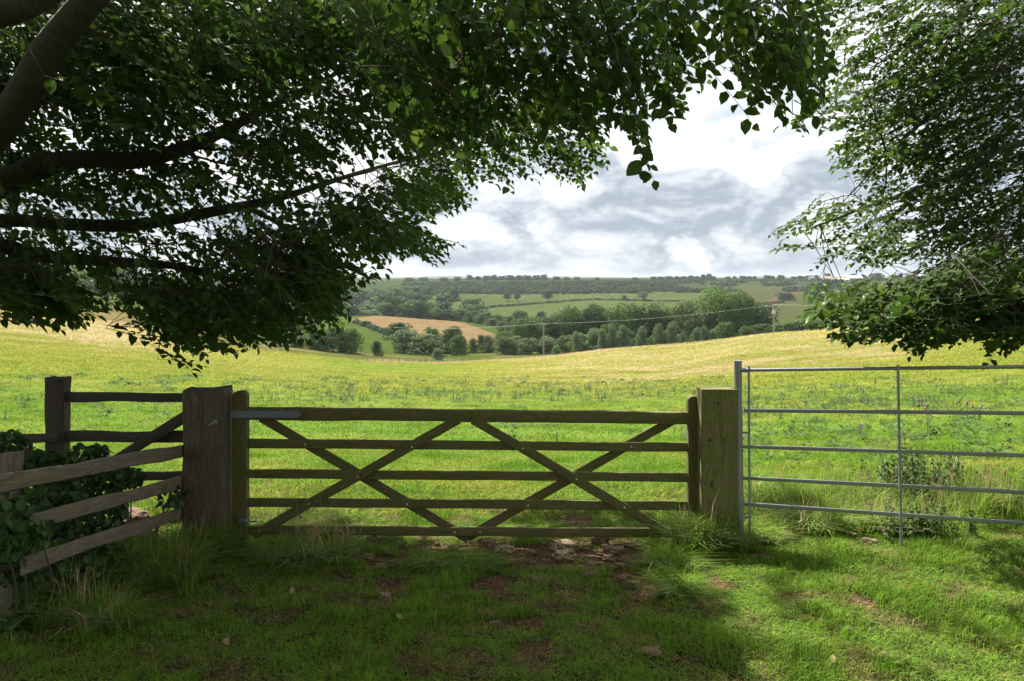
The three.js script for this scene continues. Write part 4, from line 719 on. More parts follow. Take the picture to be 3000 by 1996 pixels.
  const NTH = ['first', 'second', 'third', 'fourth', 'fifth', 'sixth', 'seventh', 'eighth', 'ninth', 'tenth', 'eleventh', 'twelfth', 'thirteenth', 'fourteenth', 'fifteenth', 'sixteenth', 'seventeenth', 'eighteenth', 'nineteenth', 'twentieth', 'twenty-first'];
  for (const [g, words] of [['stones in the gateway', ' small stone from the left half buried along the gate'], ['stones in the ruts', ' small stone from the left in the shaded ruts']]) late.filter((e) => e[2] === g).sort((a, b) => a[1] - b[1]).forEach((e, i) => { e[0].userData.label = NTH[i] + words; });
}

// ---------------------------------------------------------------- trees and bushes of the valley
const woodMat = new THREE.MeshStandardMaterial({ color: C(0.10, 0.085, 0.065), roughness: 1 });
const crownMats = {
  dark: leafMat(0.05, 0.092, 0.024, 0.3), mid: leafMat(0.078, 0.138, 0.032, 0.32), light: leafMat(0.125, 0.20, 0.05, 0.36), willow: leafMat(0.125, 0.18, 0.072, 0.34), olive: leafMat(0.10, 0.135, 0.042, 0.32), deep: leafMat(0.04, 0.068, 0.02, 0.25), pale: leafMat(0.13, 0.18, 0.085, 0.32),
};
// crown of unit height and width made of leaf-clump faces round many boughs; from y0 up
function crownGeo(seed, { lobes = 20, n = 3600, y0 = 0.12, leaf = 0.03, shape = 'round' }) {
  const r = rng(seed), L = [], pos = [], idx = [];
  for (let i = 0; i < lobes; i++) {
    const y = lerp(y0 + 0.1, 0.9, Math.pow((i + 0.5) / lobes, 0.9)), u = (y - y0) / (1 - y0);
    const env = shape === 'spire' ? 0.42 * Math.pow(1 - u, 0.55) * (0.7 + 0.5 * r()) + 0.03 : shape === 'bush' ? 0.48 * Math.sqrt(Math.max(0.02, 1 - u * u)) : 0.47 * Math.sqrt(Math.max(0.03, 1 - Math.pow(Math.abs(2 * u - 0.86) / 1.16, 2.4)));
    const a = i * 2.4 + r() * 0.9, d = env * (0.35 + 0.5 * r()), rad = (shape === 'spire' ? 0.11 + 0.10 * r() : 0.13 + 0.11 * r()) * (0.65 + 0.6 * env / 0.47);
    L.push([Math.cos(a) * d, y, Math.sin(a) * d, rad, rad * (shape === 'spire' ? 0.9 : 0.8)]);
  }
  for (let i = 0; i < n; i++) {
    const b = L[Math.floor(r() * lobes)], a = r() * 6.283, c = 2 * r() - 1, s = Math.sqrt(1 - c * c), q = 0.72 + 0.36 * r(), nx = Math.cos(a) * s, ny = c, nz = Math.sin(a) * s;
    const p = V(b[0] + nx * b[3] * q, Math.max(0.02, b[1] + ny * b[4] * q), b[2] + nz * b[3] * q), nn = V(nx + (r() - 0.5) * 1.5, ny + 0.4 + (r() - 0.5) * 1.5, nz + (r() - 0.5) * 1.5).normalize(), t = V(r() - 0.5, r() - 0.5, r() - 0.5).cross(nn).normalize(), w = nn.clone().cross(t), sz = leaf * (0.6 + 0.8 * r()), k = pos.length / 3;
    for (const [e, f] of [[-1, 0], [0, -0.6], [1, 0], [0, 0.6]]) { const v = p.clone().addScaledVector(t, e * sz).addScaledVector(w, f * sz); pos.push(v.x, v.y, v.z); }
    idx.push(k, k + 1, k + 2, k, k + 2, k + 3);
  }
  const g = new THREE.BufferGeometry(); g.setAttribute('position', new THREE.Float32BufferAttribute(pos, 3)); g.setIndex(idx); g.computeVertexNormals(); return g;
}
const trunkGeo = (() => { const parts = [tube([V(0, -0.04, 0), V(0.01, 0.2, 0), V(-0.01, 0.5, 0.01), V(0, 0.75, 0)], [0.034, 0.024, 0.016, 0.006], 6)]; for (const [a, y, d] of [[0.3, 0.25, 0.3], [2.3, 0.3, 0.27], [4.2, 0.36, 0.3], [5.4, 0.22, 0.25], [1.3, 0.45, 0.24]]) parts.push(tube([V(0, y, 0), V(Math.cos(a) * d * 0.5, y + 0.16, Math.sin(a) * d * 0.5), V(Math.cos(a) * d, y + 0.26, Math.sin(a) * d)], [0.013, 0.009, 0.004], 5)); return mergeGeometries(parts); })();
const crowns = {
  round: [1, 2, 3].map((s) => crownGeo(s, { lobes: 24, n: 5200, y0: 0.14, leaf: 0.026 })),
  bush: [4, 5, 6].map((s) => crownGeo(s, { lobes: 18, n: 4200, y0: -0.05, leaf: 0.03, shape: 'bush' })),
  spire: [7, 8].map((s) => crownGeo(s, { lobes: 18, n: 1900, y0: 0.03, leaf: 0.032, shape: 'spire' })),
  far: [9, 10, 11].map((s) => crownGeo(s, { lobes: 14, n: 900, y0: -0.04, leaf: 0.065 })),
  open: [12].map((s) => crownGeo(s, { lobes: 15, n: 1500, y0: 0.24, leaf: 0.035 })),
};
const ORD = ['first', 'second', 'third', 'fourth', 'fifth', 'sixth', 'seventh', 'eighth', 'ninth', 'tenth', 'eleventh', 'twelfth', 'thirteenth', 'fourteenth', 'fifteenth', 'sixteenth', 'seventeenth', 'eighteenth', 'nineteenth', 'twentieth', 'twenty-first', 'twenty-second', 'twenty-third', 'twenty-fourth'];
const ranked = (list, say) => { const order = list.map((e, i) => [e[0], i]).sort((a, b) => a[0] - b[0]); const out = []; order.forEach(([, i], k) => { out[i] = say(ORD[k], list[i]); }); return out; };
const TONE = { dark: 'dark', mid: 'mid green', light: 'light green', willow: 'grey-green', olive: 'olive', deep: 'deep green', pale: 'pale' };
const treeR = rng(555); let treeCount = 0;
// px: centre; D: distance; topY and width in the picture; kind of crown, tone; label
function tree(px, D, topY, width, kind, tone, name, label, category, group) {
  const g = onGround(px, D), hgt = EYE + (HORIZON - topY) / F * D - g.y, w = 1.16 * width / F * D, set = crowns[kind], o = thing(name, label, category, [g.x, g.y - 0.02 * hgt, g.z], group);
  part(o, 'crown', set[treeCount++ % set.length], crownMats[tone]); if (kind !== 'bush') part(o, 'trunk', trunkGeo, woodMat);
  o.scale.set(w, hgt * 1.04, w * 0.95); o.rotation.y = treeR() * 6.283; return o;
}
// bushes and trees round the foot of the knoll
tree(1166, 330, 944, 80, 'bush', 'dark', 'bush', 'dark round bush at the edge of the wheat field', 'bush');
tree(1192, 262, 969, 92, 'bush', 'willow', 'bush', 'large grey-green bush left of the lighter tree below the wheat', 'bush');
tree(1245, 258, 980, 112, 'bush', 'olive', 'bush', 'broad olive bush in the middle of the clump below the wheat', 'bush');
tree(1266, 275, 958, 64, 'bush', 'light', 'bush', 'light green rounded tree behind the broad olive bush', 'bush');
tree(1325, 270, 960, 78, 'bush', 'dark', 'bush', 'tall dark bush at the right of the clump below the wheat', 'bush');
tree(1344, 256, 983, 54, 'bush', 'mid', 'bush', 'mid green bush in front of the tall dark bush', 'bush');
tree(1419, 275, 980, 62, 'bush', 'olive', 'bush', 'solitary rounded olive bush between clump and wood', 'bush');
tree(1385, 272, 992, 28, 'bush', 'olive', 'bush', 'small bush touching the solitary rounded olive bush', 'bush');
tree(1028, 240, 962, 62, 'bush', 'mid', 'bush', 'mid green bush beneath the hanging branch tips', 'bush');
tree(985, 235, 958, 70, 'bush', 'dark', 'bush', 'dark bush behind the hanging branch tips', 'bush');
tree(1104, 238, 1000, 32, 'bush', 'dark', 'bush', 'small dark bush alone on the slope below the wheat', 'bush');
tree(930, 230, 965, 90, 'bush', 'dark', 'bush', 'wide dark bush under the low beech branches', 'bush');
tree(860, 228, 985, 70, 'bush', 'olive', 'bush', 'olive bush partly hidden by the low beech branches', 'bush');
tree(1282, 222, 1022, 34, 'bush', 'pale', 'bush', 'low pale weed clump in front of the dark bush', 'bush');
// the wood in the dip: tall trees behind, shrubs and saplings in front
{ const list = [[1475, 285, 972, 58, 'mid'], [1545, 300, 934, 92, 'mid'], [1612, 310, 930, 84, 'dark'], [1680, 305, 903, 92, 'mid'], [1744, 300, 898, 72, 'deep'], [1790, 300, 910, 76, 'mid'], [1838, 292, 894, 96, 'mid'], [1905, 290, 896, 104, 'dark'], [1968, 290, 905, 90, 'mid'], [2025, 285, 884, 104, 'olive'], [1640, 320, 925, 70, 'deep'], [2215, 280, 888, 98, 'dark'], [2150, 278, 900, 110, 'dark'], [2060, 275, 920, 90, 'deep'], [1500, 310, 955, 70, 'dark']], labels = ranked(list, (o, e) => o + ' tall ' + TONE[e[4]] + ' tree from the left in the dense valley wood'); list.forEach(([x, D, t, w, c], i) => tree(x, D, t, w, 'round', c, 'broadleaf_tree', labels[i], 'tree', 'tall trees of the valley wood')); }
tree(2108, 275, 846, 110, 'round', 'light', 'broadleaf_tree', 'tallest light green tree rising above the valley wood', 'tree');
tree(2165, 270, 862, 84, 'round', 'mid', 'broadleaf_tree', 'second tallest tree, right beside the tallest light green one', 'tree');
{ const list = [[1480, 248, 988, 60, 'olive'], [1510, 252, 985, 64, 'willow'], [1556, 246, 990, 74, 'olive'], [1604, 248, 988, 64, 'willow'], [1660, 242, 984, 60, 'olive'], [1705, 236, 976, 66, 'light'], [1748, 232, 966, 70, 'willow'], [1800, 232, 985, 50, 'mid'], [1868, 228, 990, 50, 'dark'], [1920, 228, 985, 50, 'mid'], [1990, 224, 980, 60, 'olive'], [2128, 220, 942, 68, 'mid'], [2188, 222, 958, 46, 'olive'], [2232, 222, 950, 80, 'dark'], [2290, 224, 945, 90, 'olive'], [2340, 226, 940, 80, 'dark'], [2400, 226, 935, 90, 'olive'], [2470, 226, 925, 90, 'dark'], [1950, 232, 970, 60, 'dark'], [2060, 230, 960, 70, 'dark'], [1840, 236, 965, 70, 'dark'], [1780, 240, 955, 60, 'mid']], labels = ranked(list, (o, e) => o + ' rounded ' + TONE[e[4]] + ' shrub from the left fronting the valley wood'); list.forEach(([x, D, t, w, c], i) => tree(x, D, t, w, 'bush', c, 'shrub', labels[i], 'shrub', 'shrubs fronting the valley wood')); }
tree(1630, 216, 1014, 28, 'bush', 'light', 'shrub', 'small bright round shrub beside the telegraph pole', 'shrub');
{ const list = [[1792, 222, 950, 30], [1826, 220, 954, 38], [1880, 218, 958, 36], [1930, 216, 948, 34], [1968, 214, 943, 36], [2000, 214, 972, 20], [2038, 212, 962, 24], [2062, 212, 955, 24], [2088, 211, 965, 28], [1765, 224, 965, 34], [1690, 228, 972, 30]], labels = ranked(list, (o) => o + ' slender pale sapling from the left before the dark wood'); list.forEach(([x, D, t, w], i) => tree(x, D, t, w * 1.35, 'spire', 'pale', 'sapling', labels[i], 'tree', 'saplings before the wood')); }
// belt behind the wheat field
{ const list = [[1060, 540, 908, 60, 'willow'], [1090, 545, 908, 44, 'willow'], [1128, 560, 888, 64, 'olive'], [1150, 570, 870, 74, 'dark'], [1196, 560, 888, 60, 'mid'], [1232, 565, 884, 66, 'dark'], [1275, 560, 903, 60, 'mid'], [1315, 560, 906, 64, 'dark'], [1352, 570, 906, 56, 'mid'], [1385, 555, 912, 56, 'dark'], [1418, 540, 915, 60, 'mid'], [1455, 580, 922, 50, 'dark'], [1524, 590, 910, 56, 'dark'], [1584, 600, 912, 34, 'dark'], [1474, 420, 942, 38, 'olive'], [1490, 600, 926, 50, 'dark'], [1555, 600, 928, 44, 'dark'], [1440, 520, 934, 40, 'olive'], [1020, 540, 890, 80, 'mid'], [970, 520, 895, 90, 'dark'], [900, 500, 890, 100, 'mid']], labels = ranked(list, (o, e) => o + ' tree from the left in the belt behind the wheat field'); list.forEach(([x, D, t, w, c], i) => tree(x, D, t, w, 'bush', c, 'hedgerow_tree', labels[i], 'tree', 'trees behind the wheat field')); }
// the far wood in the valley, left of the pastures
{ const r = rng(66); for (let i = 0; i < 64; i++) { const D = lerp(660, 1150, i / 63), u = r(), px = lerp(980, lerp(1470, 1300, i / 63), u); const y = screenY((px - 1500) / F * D, -D); tree(px, D, y - lerp(38, 24, i / 63) * (0.8 + 0.5 * r()), lerp(62, 36, i / 63) * (0.8 + 0.5 * r()), 'far', r() < 0.5 ? 'dark' : r() < 0.5 ? 'deep' : 'mid', 'broadleaf_tree', 'distant round tree in the far wood left of the pastures', 'tree', 'trees of the far wood'); } }
// trees standing alone on the far pastures
tree(1486, 960, 859, 24, 'open', 'deep', 'pasture_tree', 'leftmost of two small trees standing together on the far pasture', 'tree');
tree(1515, 960, 858, 24, 'open', 'deep', 'pasture_tree', 'second of two small trees standing together on the far pasture', 'tree');
tree(1605, 950, 851, 38, 'open', 'deep', 'pasture_tree', 'widest lone tree on the far pasture hedge line', 'tree');
tree(1829, 930, 865, 18, 'open', 'deep', 'pasture_tree', 'small lone tree on the far pasture right of centre', 'tree');
tree(1884, 925, 853, 36, 'open', 'olive', 'pasture_tree', 'spreading lone tree on the far pasture near the scrub', 'tree');
tree(2302, 880, 857, 46, 'far', 'deep', 'broadleaf_tree', 'lone dark tree on the grassy slope right of the wood', 'tree');
// hilltop trees
{ const r = rng(67);
  const ridge = [[1376, 806, 20], [1400, 809, 22], [1425, 807, 26], [1446, 806, 24], [1470, 808, 28], [1495, 806, 30], [1522, 807, 30], [1545, 806, 28], [1570, 806, 26], [1592, 805, 26], [1340, 811, 24], [1300, 813, 26], [1630, 810, 22], [1660, 812, 26], [1690, 812, 20], [1860, 813, 22], [1915, 810, 22], [1936, 810, 22], [1960, 809, 26], [1985, 809, 24], [2004, 809, 22], [2024, 808, 24], [2044, 809, 22], [2060, 804, 16], [2077, 803, 22], [2092, 809, 14], [2132, 810, 18], [2152, 809, 10], [2178, 808, 22], [2196, 809, 16], [2211, 809, 12], [2248, 806, 22], [2262, 808, 18], [2288, 806, 22], [2325, 810, 20], [2345, 808, 24], [2368, 807, 26], [2390, 806, 24], [2424, 800, 20], [2500, 803, 26], [2530, 804, 22], [2630, 806, 30], [2670, 804, 34], [2710, 806, 30], [1240, 813, 30], [1200, 814, 30], [1750, 813, 20]];
  ridge.forEach(([x, t, w]) => tree(x, 1580 + 60 * r(), t, w, 'far', r() < 0.6 ? 'deep' : 'dark', 'ridge_tree', 'tiny dark tree on the skyline of the ridge', 'tree', 'trees along the ridge'));
  tree(2567, 1500, 800, 50, 'far', 'deep', 'ridge_tree', 'large dark rounded tree on the skyline beside the barns', 'tree');
  for (let i = 0; i < 26; i++) { const D = lerp(860, 1200, r()), px = lerp(2380, 2480, r()) + (r() < 0.3 ? 120 * r() : 0), y = screenY((px - 1500) / F * D, -D); tree(px, D, y - 22 - 12 * r(), 40 * (0.7 + 0.5 * r()), 'far', r() < 0.6 ? 'deep' : 'dark', 'broadleaf_tree', 'dark tree in the hillside copse below the barns', 'tree', 'trees of the hillside copse'); }
  // trees on the far left slope, seen through the branches
  for (let i = 0; i < 20; i++) { const px = lerp(-60, 900, i / 19) + 20 * r(), D = lerp(330, 520, r()), y = screenY((px - 1500) / F * D, -D); tree(px, D, y - lerp(95, 50, i / 19) * (0.8 + 0.4 * r()), 90 * (0.8 + 0.5 * r()), 'round', r() < 0.5 ? 'dark' : r() < 0.5 ? 'mid' : 'willow', 'broadleaf_tree', 'tree on the far left slope, glimpsed through the beech leaves', 'tree', 'trees on the left slope'); }
  for (const [x, w] of [[20, 70], [75, 60], [110, 44], [200, 50]]) tree(x, 182, 918 + (x > 150 ? 16 : 0), w, 'bush', 'olive', 'bush', 'low bush on the left edge of the field under the branches', 'bush', 'bushes on the left field edge');
}
// hillside scrub: nobody could count it
{ const r = rng(68), list = [], g = crownGeo(70, { lobes: 7, n: 90, y0: -0.1, leaf: 0.14, shape: 'bush' });
  for (let i = 0; i < 9000 && list.length < 2600; i++) { const px = lerp(1180, 2420, r()), D = lerp(1080, 1430, r()), x = (px - 1500) / F * D; const m = fbm2(px * 0.006, D * 0.006, 3); const lim = px < 1880 ? -0.22 : px < 2140 ? 0.0 : 0.28; if (m < lim || (px > 1480 && D > 1400)) continue; list.push([x, -D, 5 + 6 * r(), 3 + 3.5 * r()]); }
  const im = shade(new THREE.InstancedMesh(g, crownMats.deep, list.length)), m = new THREE.Matrix4(), q = new THREE.Quaternion(), c = new THREE.Color();
  list.forEach(([x, z, w, h], i) => { q.setFromAxisAngle(V(0, 1, 0), i); im.setMatrixAt(i, m.compose(V(x, heightAt(x, z) - 0.3, z), q, V(w, h, w))); const b = 0.75 + 0.6 * r(); im.setColorAt(i, c.setRGB(b * 1.1, b, b)); });
  im.name = 'scrub'; im.userData = { kind: 'stuff', label: 'dark gorse scrub covering the far hillside', category: 'scrub' }; scene.add(im);
}
// hedges on the far pastures
{ const r = rng(69), g = crownGeo(71, { lobes: 6, n: 80, y0: -0.1, leaf: 0.15, shape: 'bush' });
  const hedge = (pts, label, h0) => { const list = []; for (let k = 0; k < pts.length - 1; k++) { const [a, da] = pts[k], [b, db] = pts[k + 1], n = Math.ceil(Math.hypot((b - a) / F * da, db - da) / 3); for (let i = 0; i < n; i++) { const px = lerp(a, b, i / n), D = lerp(da, db, i / n); list.push([(px - 1500) / F * D, -D]); } }
    const im = shade(new THREE.InstancedMesh(g, crownMats.deep, list.length)), m = new THREE.Matrix4(), q = new THREE.Quaternion(); list.forEach(([x, z], i) => { q.setFromAxisAngle(V(0, 1, 0), i * 1.7); const s = 0.7 + 0.6 * r(); im.setMatrixAt(i, m.compose(V(x, heightAt(x, z) - 0.3, z), q, V(5 * s, h0 * s, 5 * s))); });
    const o = thing('hedge', label, 'hedge'); im.name = 'foliage'; im.userData.kind = 'stuff'; o.add(im); };
  hedge([[1290, 690], [1360, 760], [1450, 860], [1560, 905], [1700, 950], [1750, 955], [1850, 930], [2000, 900]], 'low dark hedge dividing the two far pastures', 2.3);
  hedge([[1230, 1040], [1400, 1085], [1700, 1105], [1900, 1090]], 'hedge at the foot of the gorse scrub above the pastures', 3);
  hedge([[1490, 1490], [1700, 1485], [1900, 1480], [2200, 1470], [2380, 1460]], 'hedge along the lower edge of the ridge field', 2.6);
  hedge([[2140, 800], [2230, 815], [2300, 830]], 'short hedge on the slope right of the tallest tree', 2.6);
  hedge([[1040, 430], [1100, 380], [1160, 340], [1200, 318]], 'hedge curving along the lower left edge of the wheat', 2.4);
  hedge([[1430, 560], [1500, 580], [1560, 590]], 'hedge between the round trees behind the wheat', 5);
}
// sheep
{ const r = rng(70), wool = new THREE.MeshStandardMaterial({ color: C(0.62, 0.6, 0.55), roughness: 1 }), face = new THREE.MeshStandardMaterial({ color: C(0.03, 0.028, 0.026), roughness: 1 });
  const body = new THREE.SphereGeometry(0.5, 10, 8); body.scale(1.35, 0.8, 0.75); body.translate(0, 0.78, 0); const head = new THREE.SphereGeometry(0.17, 8, 6); head.scale(1.5, 1, 0.9); const legs = [[0.4, 0.18], [0.4, -0.18], [-0.4, 0.18], [-0.4, -0.18]].map(([x, z]) => { const g = new THREE.CylinderGeometry(0.06, 0.05, 0.5, 6); g.translate(x, 0.25, z); return g; });
  let proto = null; const spots = [];
  const zoomA = [[950, 345], [1005, 350], [1160, 352], [1235, 378], [1300, 356], [1340, 385], [1365, 400], [1245, 360], [1320, 362], [1460, 400], [1480, 372], [1540, 412], [1560, 400], [1575, 390], [1600, 370], [1650, 378], [1710, 362], [1890, 368], [1895, 382], [1940, 378], [1950, 362], [1940, 400], [2000, 388], [2060, 375], [2120, 380], [2125, 392], [2150, 385], [2155, 392], [2210, 362], [2210, 396], [2303, 372], [1180, 478], [1275, 490], [1290, 512], [1410, 535], [1895, 490], [1945, 437], [2190, 440], [1410, 362], [1990, 408]];
  for (const [x, y] of zoomA) spots.push([1000 + x * 0.3394, 740 + y * 0.3394]);
  for (const [x, y] of [[715, 412], [738, 410], [745, 416], [885, 400], [930, 418], [945, 426], [800, 398], [535, 373], [440, 396]]) spots.push([1600 + x * 0.3394, 740 + y * 0.3394]);
  for (const [px, py] of spots) { const g = groundAt(px, py, 600); if (-g.z > 1110 || -g.z < 600) continue; let o; const lab = 'tiny pale sheep grazing on the far pasture';
    if (!proto) { o = proto = thing('sheep', lab, 'sheep', [0, 0, 0], 'sheep on the far pastures'); part(o, 'body', mergeGeometries([body]), wool); const h = head.clone(); h.translate(0.78, 0.95, 0); part(o, 'head', h, face); legs.forEach((x) => part(o, 'leg', x, face)); } else o = clone(proto);
    o.position.copy(g); o.rotation.y = r() * 6.28; o.scale.setScalar(1.25); }
}
// the farm on the ridge
{ const roofM = new THREE.MeshStandardMaterial({ color: C(0.52, 0.49, 0.46), roughness: 0.8 }), roofB = new THREE.MeshStandardMaterial({ color: C(0.28, 0.2, 0.16), roughness: 0.9 }), wallM = new THREE.MeshStandardMaterial({ color: C(0.34, 0.27, 0.22), roughness: 0.95 }), wallW = new THREE.MeshStandardMaterial({ color: C(0.66, 0.64, 0.6), roughness: 0.9 }), dark = new THREE.MeshStandardMaterial({ color: C(0.03, 0.03, 0.03), roughness: 1 });
  const barn = (px, D, w, eave, ridge, depth, rm, wm, label) => { const g = onGround(px, D), o = thing('barn', label, 'barn', g.toArray()); const b = new THREE.BoxGeometry(w, eave, depth); b.translate(0, eave / 2, 0); part(o, 'wall', b, wm); const s = new THREE.Shape(); s.moveTo(-depth / 2 - 0.5, eave - 0.1); s.lineTo(depth / 2 + 0.5, eave - 0.1); s.lineTo(0, ridge); const e = new THREE.ExtrudeGeometry(s, { depth: w + 1, bevelEnabled: false }); e.translate(0, 0.12, -(w + 1) / 2); e.rotateY(Math.PI / 2); part(o, 'roof', e, rm); for (let i = 0; i < 4; i++) { const d = new THREE.BoxGeometry(w * 0.09, eave * 0.62, 0.3); d.translate(-w * 0.38 + i * w * 0.25, eave * 0.31, depth / 2 + 0.05); part(o, 'doorway', d, dark); } };
  barn(2446, 1470, 40, 4.5, 8.5, 16, roofB, wallW, 'long brown-roofed barn on the ridge, left of the pale one');
  barn(2496, 1480, 34, 4.5, 9.5, 18, roofM, wallM, 'pale-roofed barn on the ridge beside the rounded tree');
  barn(2462, 1440, 30, 3, 5, 9, roofM, wallW, 'low white shed in front of the brown-roofed barn');
  barn(2378, 1500, 9, 4, 7.5, 7, roofB, wallM, 'small red-brown cottage at the end of the ridge field');
}
// telegraph poles and their line
{ const poleM = new THREE.MeshStandardMaterial({ color: C(0.30, 0.265, 0.22), roughness: 0.9 }), wireM = new THREE.MeshStandardMaterial({ color: C(0.5, 0.5, 0.48), roughness: 0.6, metalness: 0.3 });
  const pole = (px, D, topY, label, arm) => { const g = onGround(px, D), t = at(px, topY, D), o = thing('telegraph_pole', label, 'pole', g.toArray()), l = local(o), h = t.y - g.y; part(o, 'post', stick(V(0, -0.6, 0), V(0, h, 0), 0.17, 0.13, 8), poleM); const b = new THREE.BoxGeometry(arm, 0.16, 0.16); b.translate(0, h - 0.35, 0); part(o, 'crossarm', b, poleM); for (const x of [-0.42, 0, 0.42]) part(o, 'insulator', stick(V(x * arm, h - 0.3, 0), V(x * arm, h + 0.08, 0), 0.09, 0.07, 6), wireM); if (arm > 3) { const k = new THREE.BoxGeometry(0.7, 0.9, 0.5); k.translate(0, h - 1.6, 0.3); part(o, 'transformer', k, wireM); } return V(g.x, t.y, g.z); };
  const a = pole(1593, 205, 948, 'tall telegraph pole standing at the field edge near the centre', 1.6), b = pole(2267, 182, 893, 'telegraph pole with wide crossarm behind the right-hand crest', 4.2);
  const c = at(1100, 955, 330), d = at(2900, 872, 150), wires = [[a, b, 0.9, 'sagging cable strung between the two telegraph poles'], [c, a, 1.2, 'cable running left from the central telegraph pole past the wheat'], [b, d, 0.6, 'cable running right from the wide crossarm pole into the beech']];
  for (const [p, q, sag, label] of wires) { const pts = []; for (let i = 0; i <= 16; i++) { const t = i / 16; pts.push(p.clone().lerp(q, t).add(V(0, -sag * 4 * t * (1 - t), 0))); } const m = shade(new THREE.Mesh(tube(pts, [0.026, 0.026], 5), wireM)); top(m, 'cable', label, 'cable'); }
}
// the wire fence at the bottom of the field
{ const o = thing('wire_fence', 'row of small wooden fence posts along the bottom of the field', 'fence', [0, 0, 0]), r = rng(72), pts = [], pm = new THREE.MeshStandardMaterial({ color: C(0.17, 0.13, 0.09), roughness: 1 });
  const pos = [1050, 1075, 1098, 1120, 1147, 1170, 1190, 1210, 1228, 1247, 1265, 1283, 1292, 1310, 1330, 1352, 1375];
  pos.forEach((px, i) => { const g = onGround(px, 193), h = px === 1247 || px === 1292 ? 1.5 : 1.0 + 0.2 * r(); part(o, 'post', stick(V(g.x, g.y - 0.3, g.z), V(g.x + 0.05 * r(), g.y + h, g.z), 0.07 + (px === 1247 ? 0.06 : 0), 0.06 + (px === 1247 ? 0.06 : 0), 7), pm); pts.push(V(g.x, g.y + 0.85, g.z)); });
  for (const dy of [0, -0.35]) part(o, 'wire', tube(pts.map((p) => p.clone().add(V(0, dy, 0))), [0.012, 0.012], 4), M.zinc);
}

// ---------------------------------------------------------------- the ivy-like shrub over the fence
{
  const r = rng(801), o = thing('climbing_shrub', 'dark leafy climbing shrub smothering the grey fence on the left', 'shrub', [-2.9, heightAt(-2.9, -4.9), -4.9]), l = local(o);
  const round = [1, 2, 3].map((s) => leafGeo(1, 0.42 + 0.02 * s, [[0, 0], [0.12, 0.8], [0.4, 1], [0.72, 0.75], [1, 0]], 0.1 + 0.06 * s, 0.1, 0.15, s));
  // clumps in the picture with depth: px, py, depth, radius px
  const clumps = [[30, 1470, 4.7, 110, 1], [60, 1560, 4.7, 110, 1.2], [0, 1640, 4.5, 80, 0.8], [130, 1500, 4.9, 90, 1], [180, 1440, 5.1, 80, 0.9], [230, 1400, 5.3, 70, 0.8], [290, 1420, 5.4, 60, 0.8], [340, 1400, 5.5, 45, 0.5], [150, 1590, 4.9, 100, 1.1], [230, 1560, 5.1, 80, 0.9], [300, 1520, 5.3, 60, 0.7], [330, 1490, 5.4, 45, 0.6], [140, 1720, 4.6, 90, 0.9], [230, 1680, 4.9, 80, 0.8], [310, 1640, 5.2, 70, 0.6], [130, 1810, 4.5, 60, 0.5], [20, 1850, 4.25, 50, 0.5], [150, 1370, 5.6, 60, 0.7], [230, 1345, 5.8, 55, 0.6], [90, 1350, 5.5, 50, 0.6], [20, 1300, 5.2, 45, 0.6], [280, 1335, 5.8, 40, 0.5], [380, 1395, 5.7, 35, 0.35], [500, 1450, 5.9, 40, 0.35], [540, 1440, 6.2, 40, 0.3], [400, 1660, 5.2, 50, 0.3], [30, 1500, 4.2, 70, 0.5], [5, 1590, 4.15, 60, 0.4], [110, 1560, 4.35, 45, 0.35], [230, 1480, 5.0, 40, 0.25]];
  const all = [];
  for (const [px, py, D, R, n] of clumps) { const c = at(px, py, D), rw = R / F * D; for (let i = 0; i < 230 * n; i++) { const a = r() * 6.283, b = Math.acos(2 * r() - 1), q = rw * Math.cbrt(0.25 + 0.75 * r()); const p = V(c.x + q * Math.sin(b) * Math.cos(a), c.y + q * Math.cos(b) * 0.9, c.z + q * Math.sin(b) * Math.sin(a)); if (p.y < heightAt(p.x, p.z) + 0.02) continue; all.push({ p, s: 0.03 + 0.028 * r(), c }); } }
  const mat4 = (e) => new THREE.Matrix4().compose(l(e.p), new THREE.Quaternion().setFromEuler(new THREE.Euler((r() - 0.5) * 1.1, r() * 6.283, -0.9 + (r() - 0.5) * 1.5, 'YXZ')), V(e.s, e.s, e.s));
  all.sort((a, b) => b.p.z - a.p.z); let nf = 0;
  const bulk = [[], [], []];
  all.forEach((e, i) => { const v = see(e.p); if (nf < 290 && v[0] > 4 && v[1] < 1990 && r() < 0.5) { nf++; const m = part(o, 'leaf', round[i % 3], M.bramble); m.applyMatrix4(mat4(e)); } else bulk[i % 3].push(mat4(e)); });
  bulk.forEach((ms, k) => { const im = shade(new THREE.InstancedMesh(round[k], M.bramble, ms.length)), c = new THREE.Color(); ms.forEach((m, i) => { im.setMatrixAt(i, m); const b = 0.6 + 0.7 * r(); im.setColorAt(i, c.setRGB(b, b, b * (0.8 + 0.4 * r()))); }); im.name = 'foliage'; im.userData.kind = 'stuff'; o.add(im); });
  clumps.forEach(([px, py, D, R]) => { const c = at(px, py, D), g = V(lerp(c.x, -2.9, 0.3) + 0.2 * (r() - 0.5), 0, lerp(c.z, -5, 0.3)); g.y = heightAt(g.x, g.z) - 0.05; part(o, 'stem', tube([g, V(lerp(g.x, c.x, 0.4) + 0.1 * (r() - 0.5), lerp(g.y, c.y, 0.6), lerp(g.z, c.z, 0.5)), c].map(l), [0.009, 0.006, 0.003], 5), M.stem); });
}

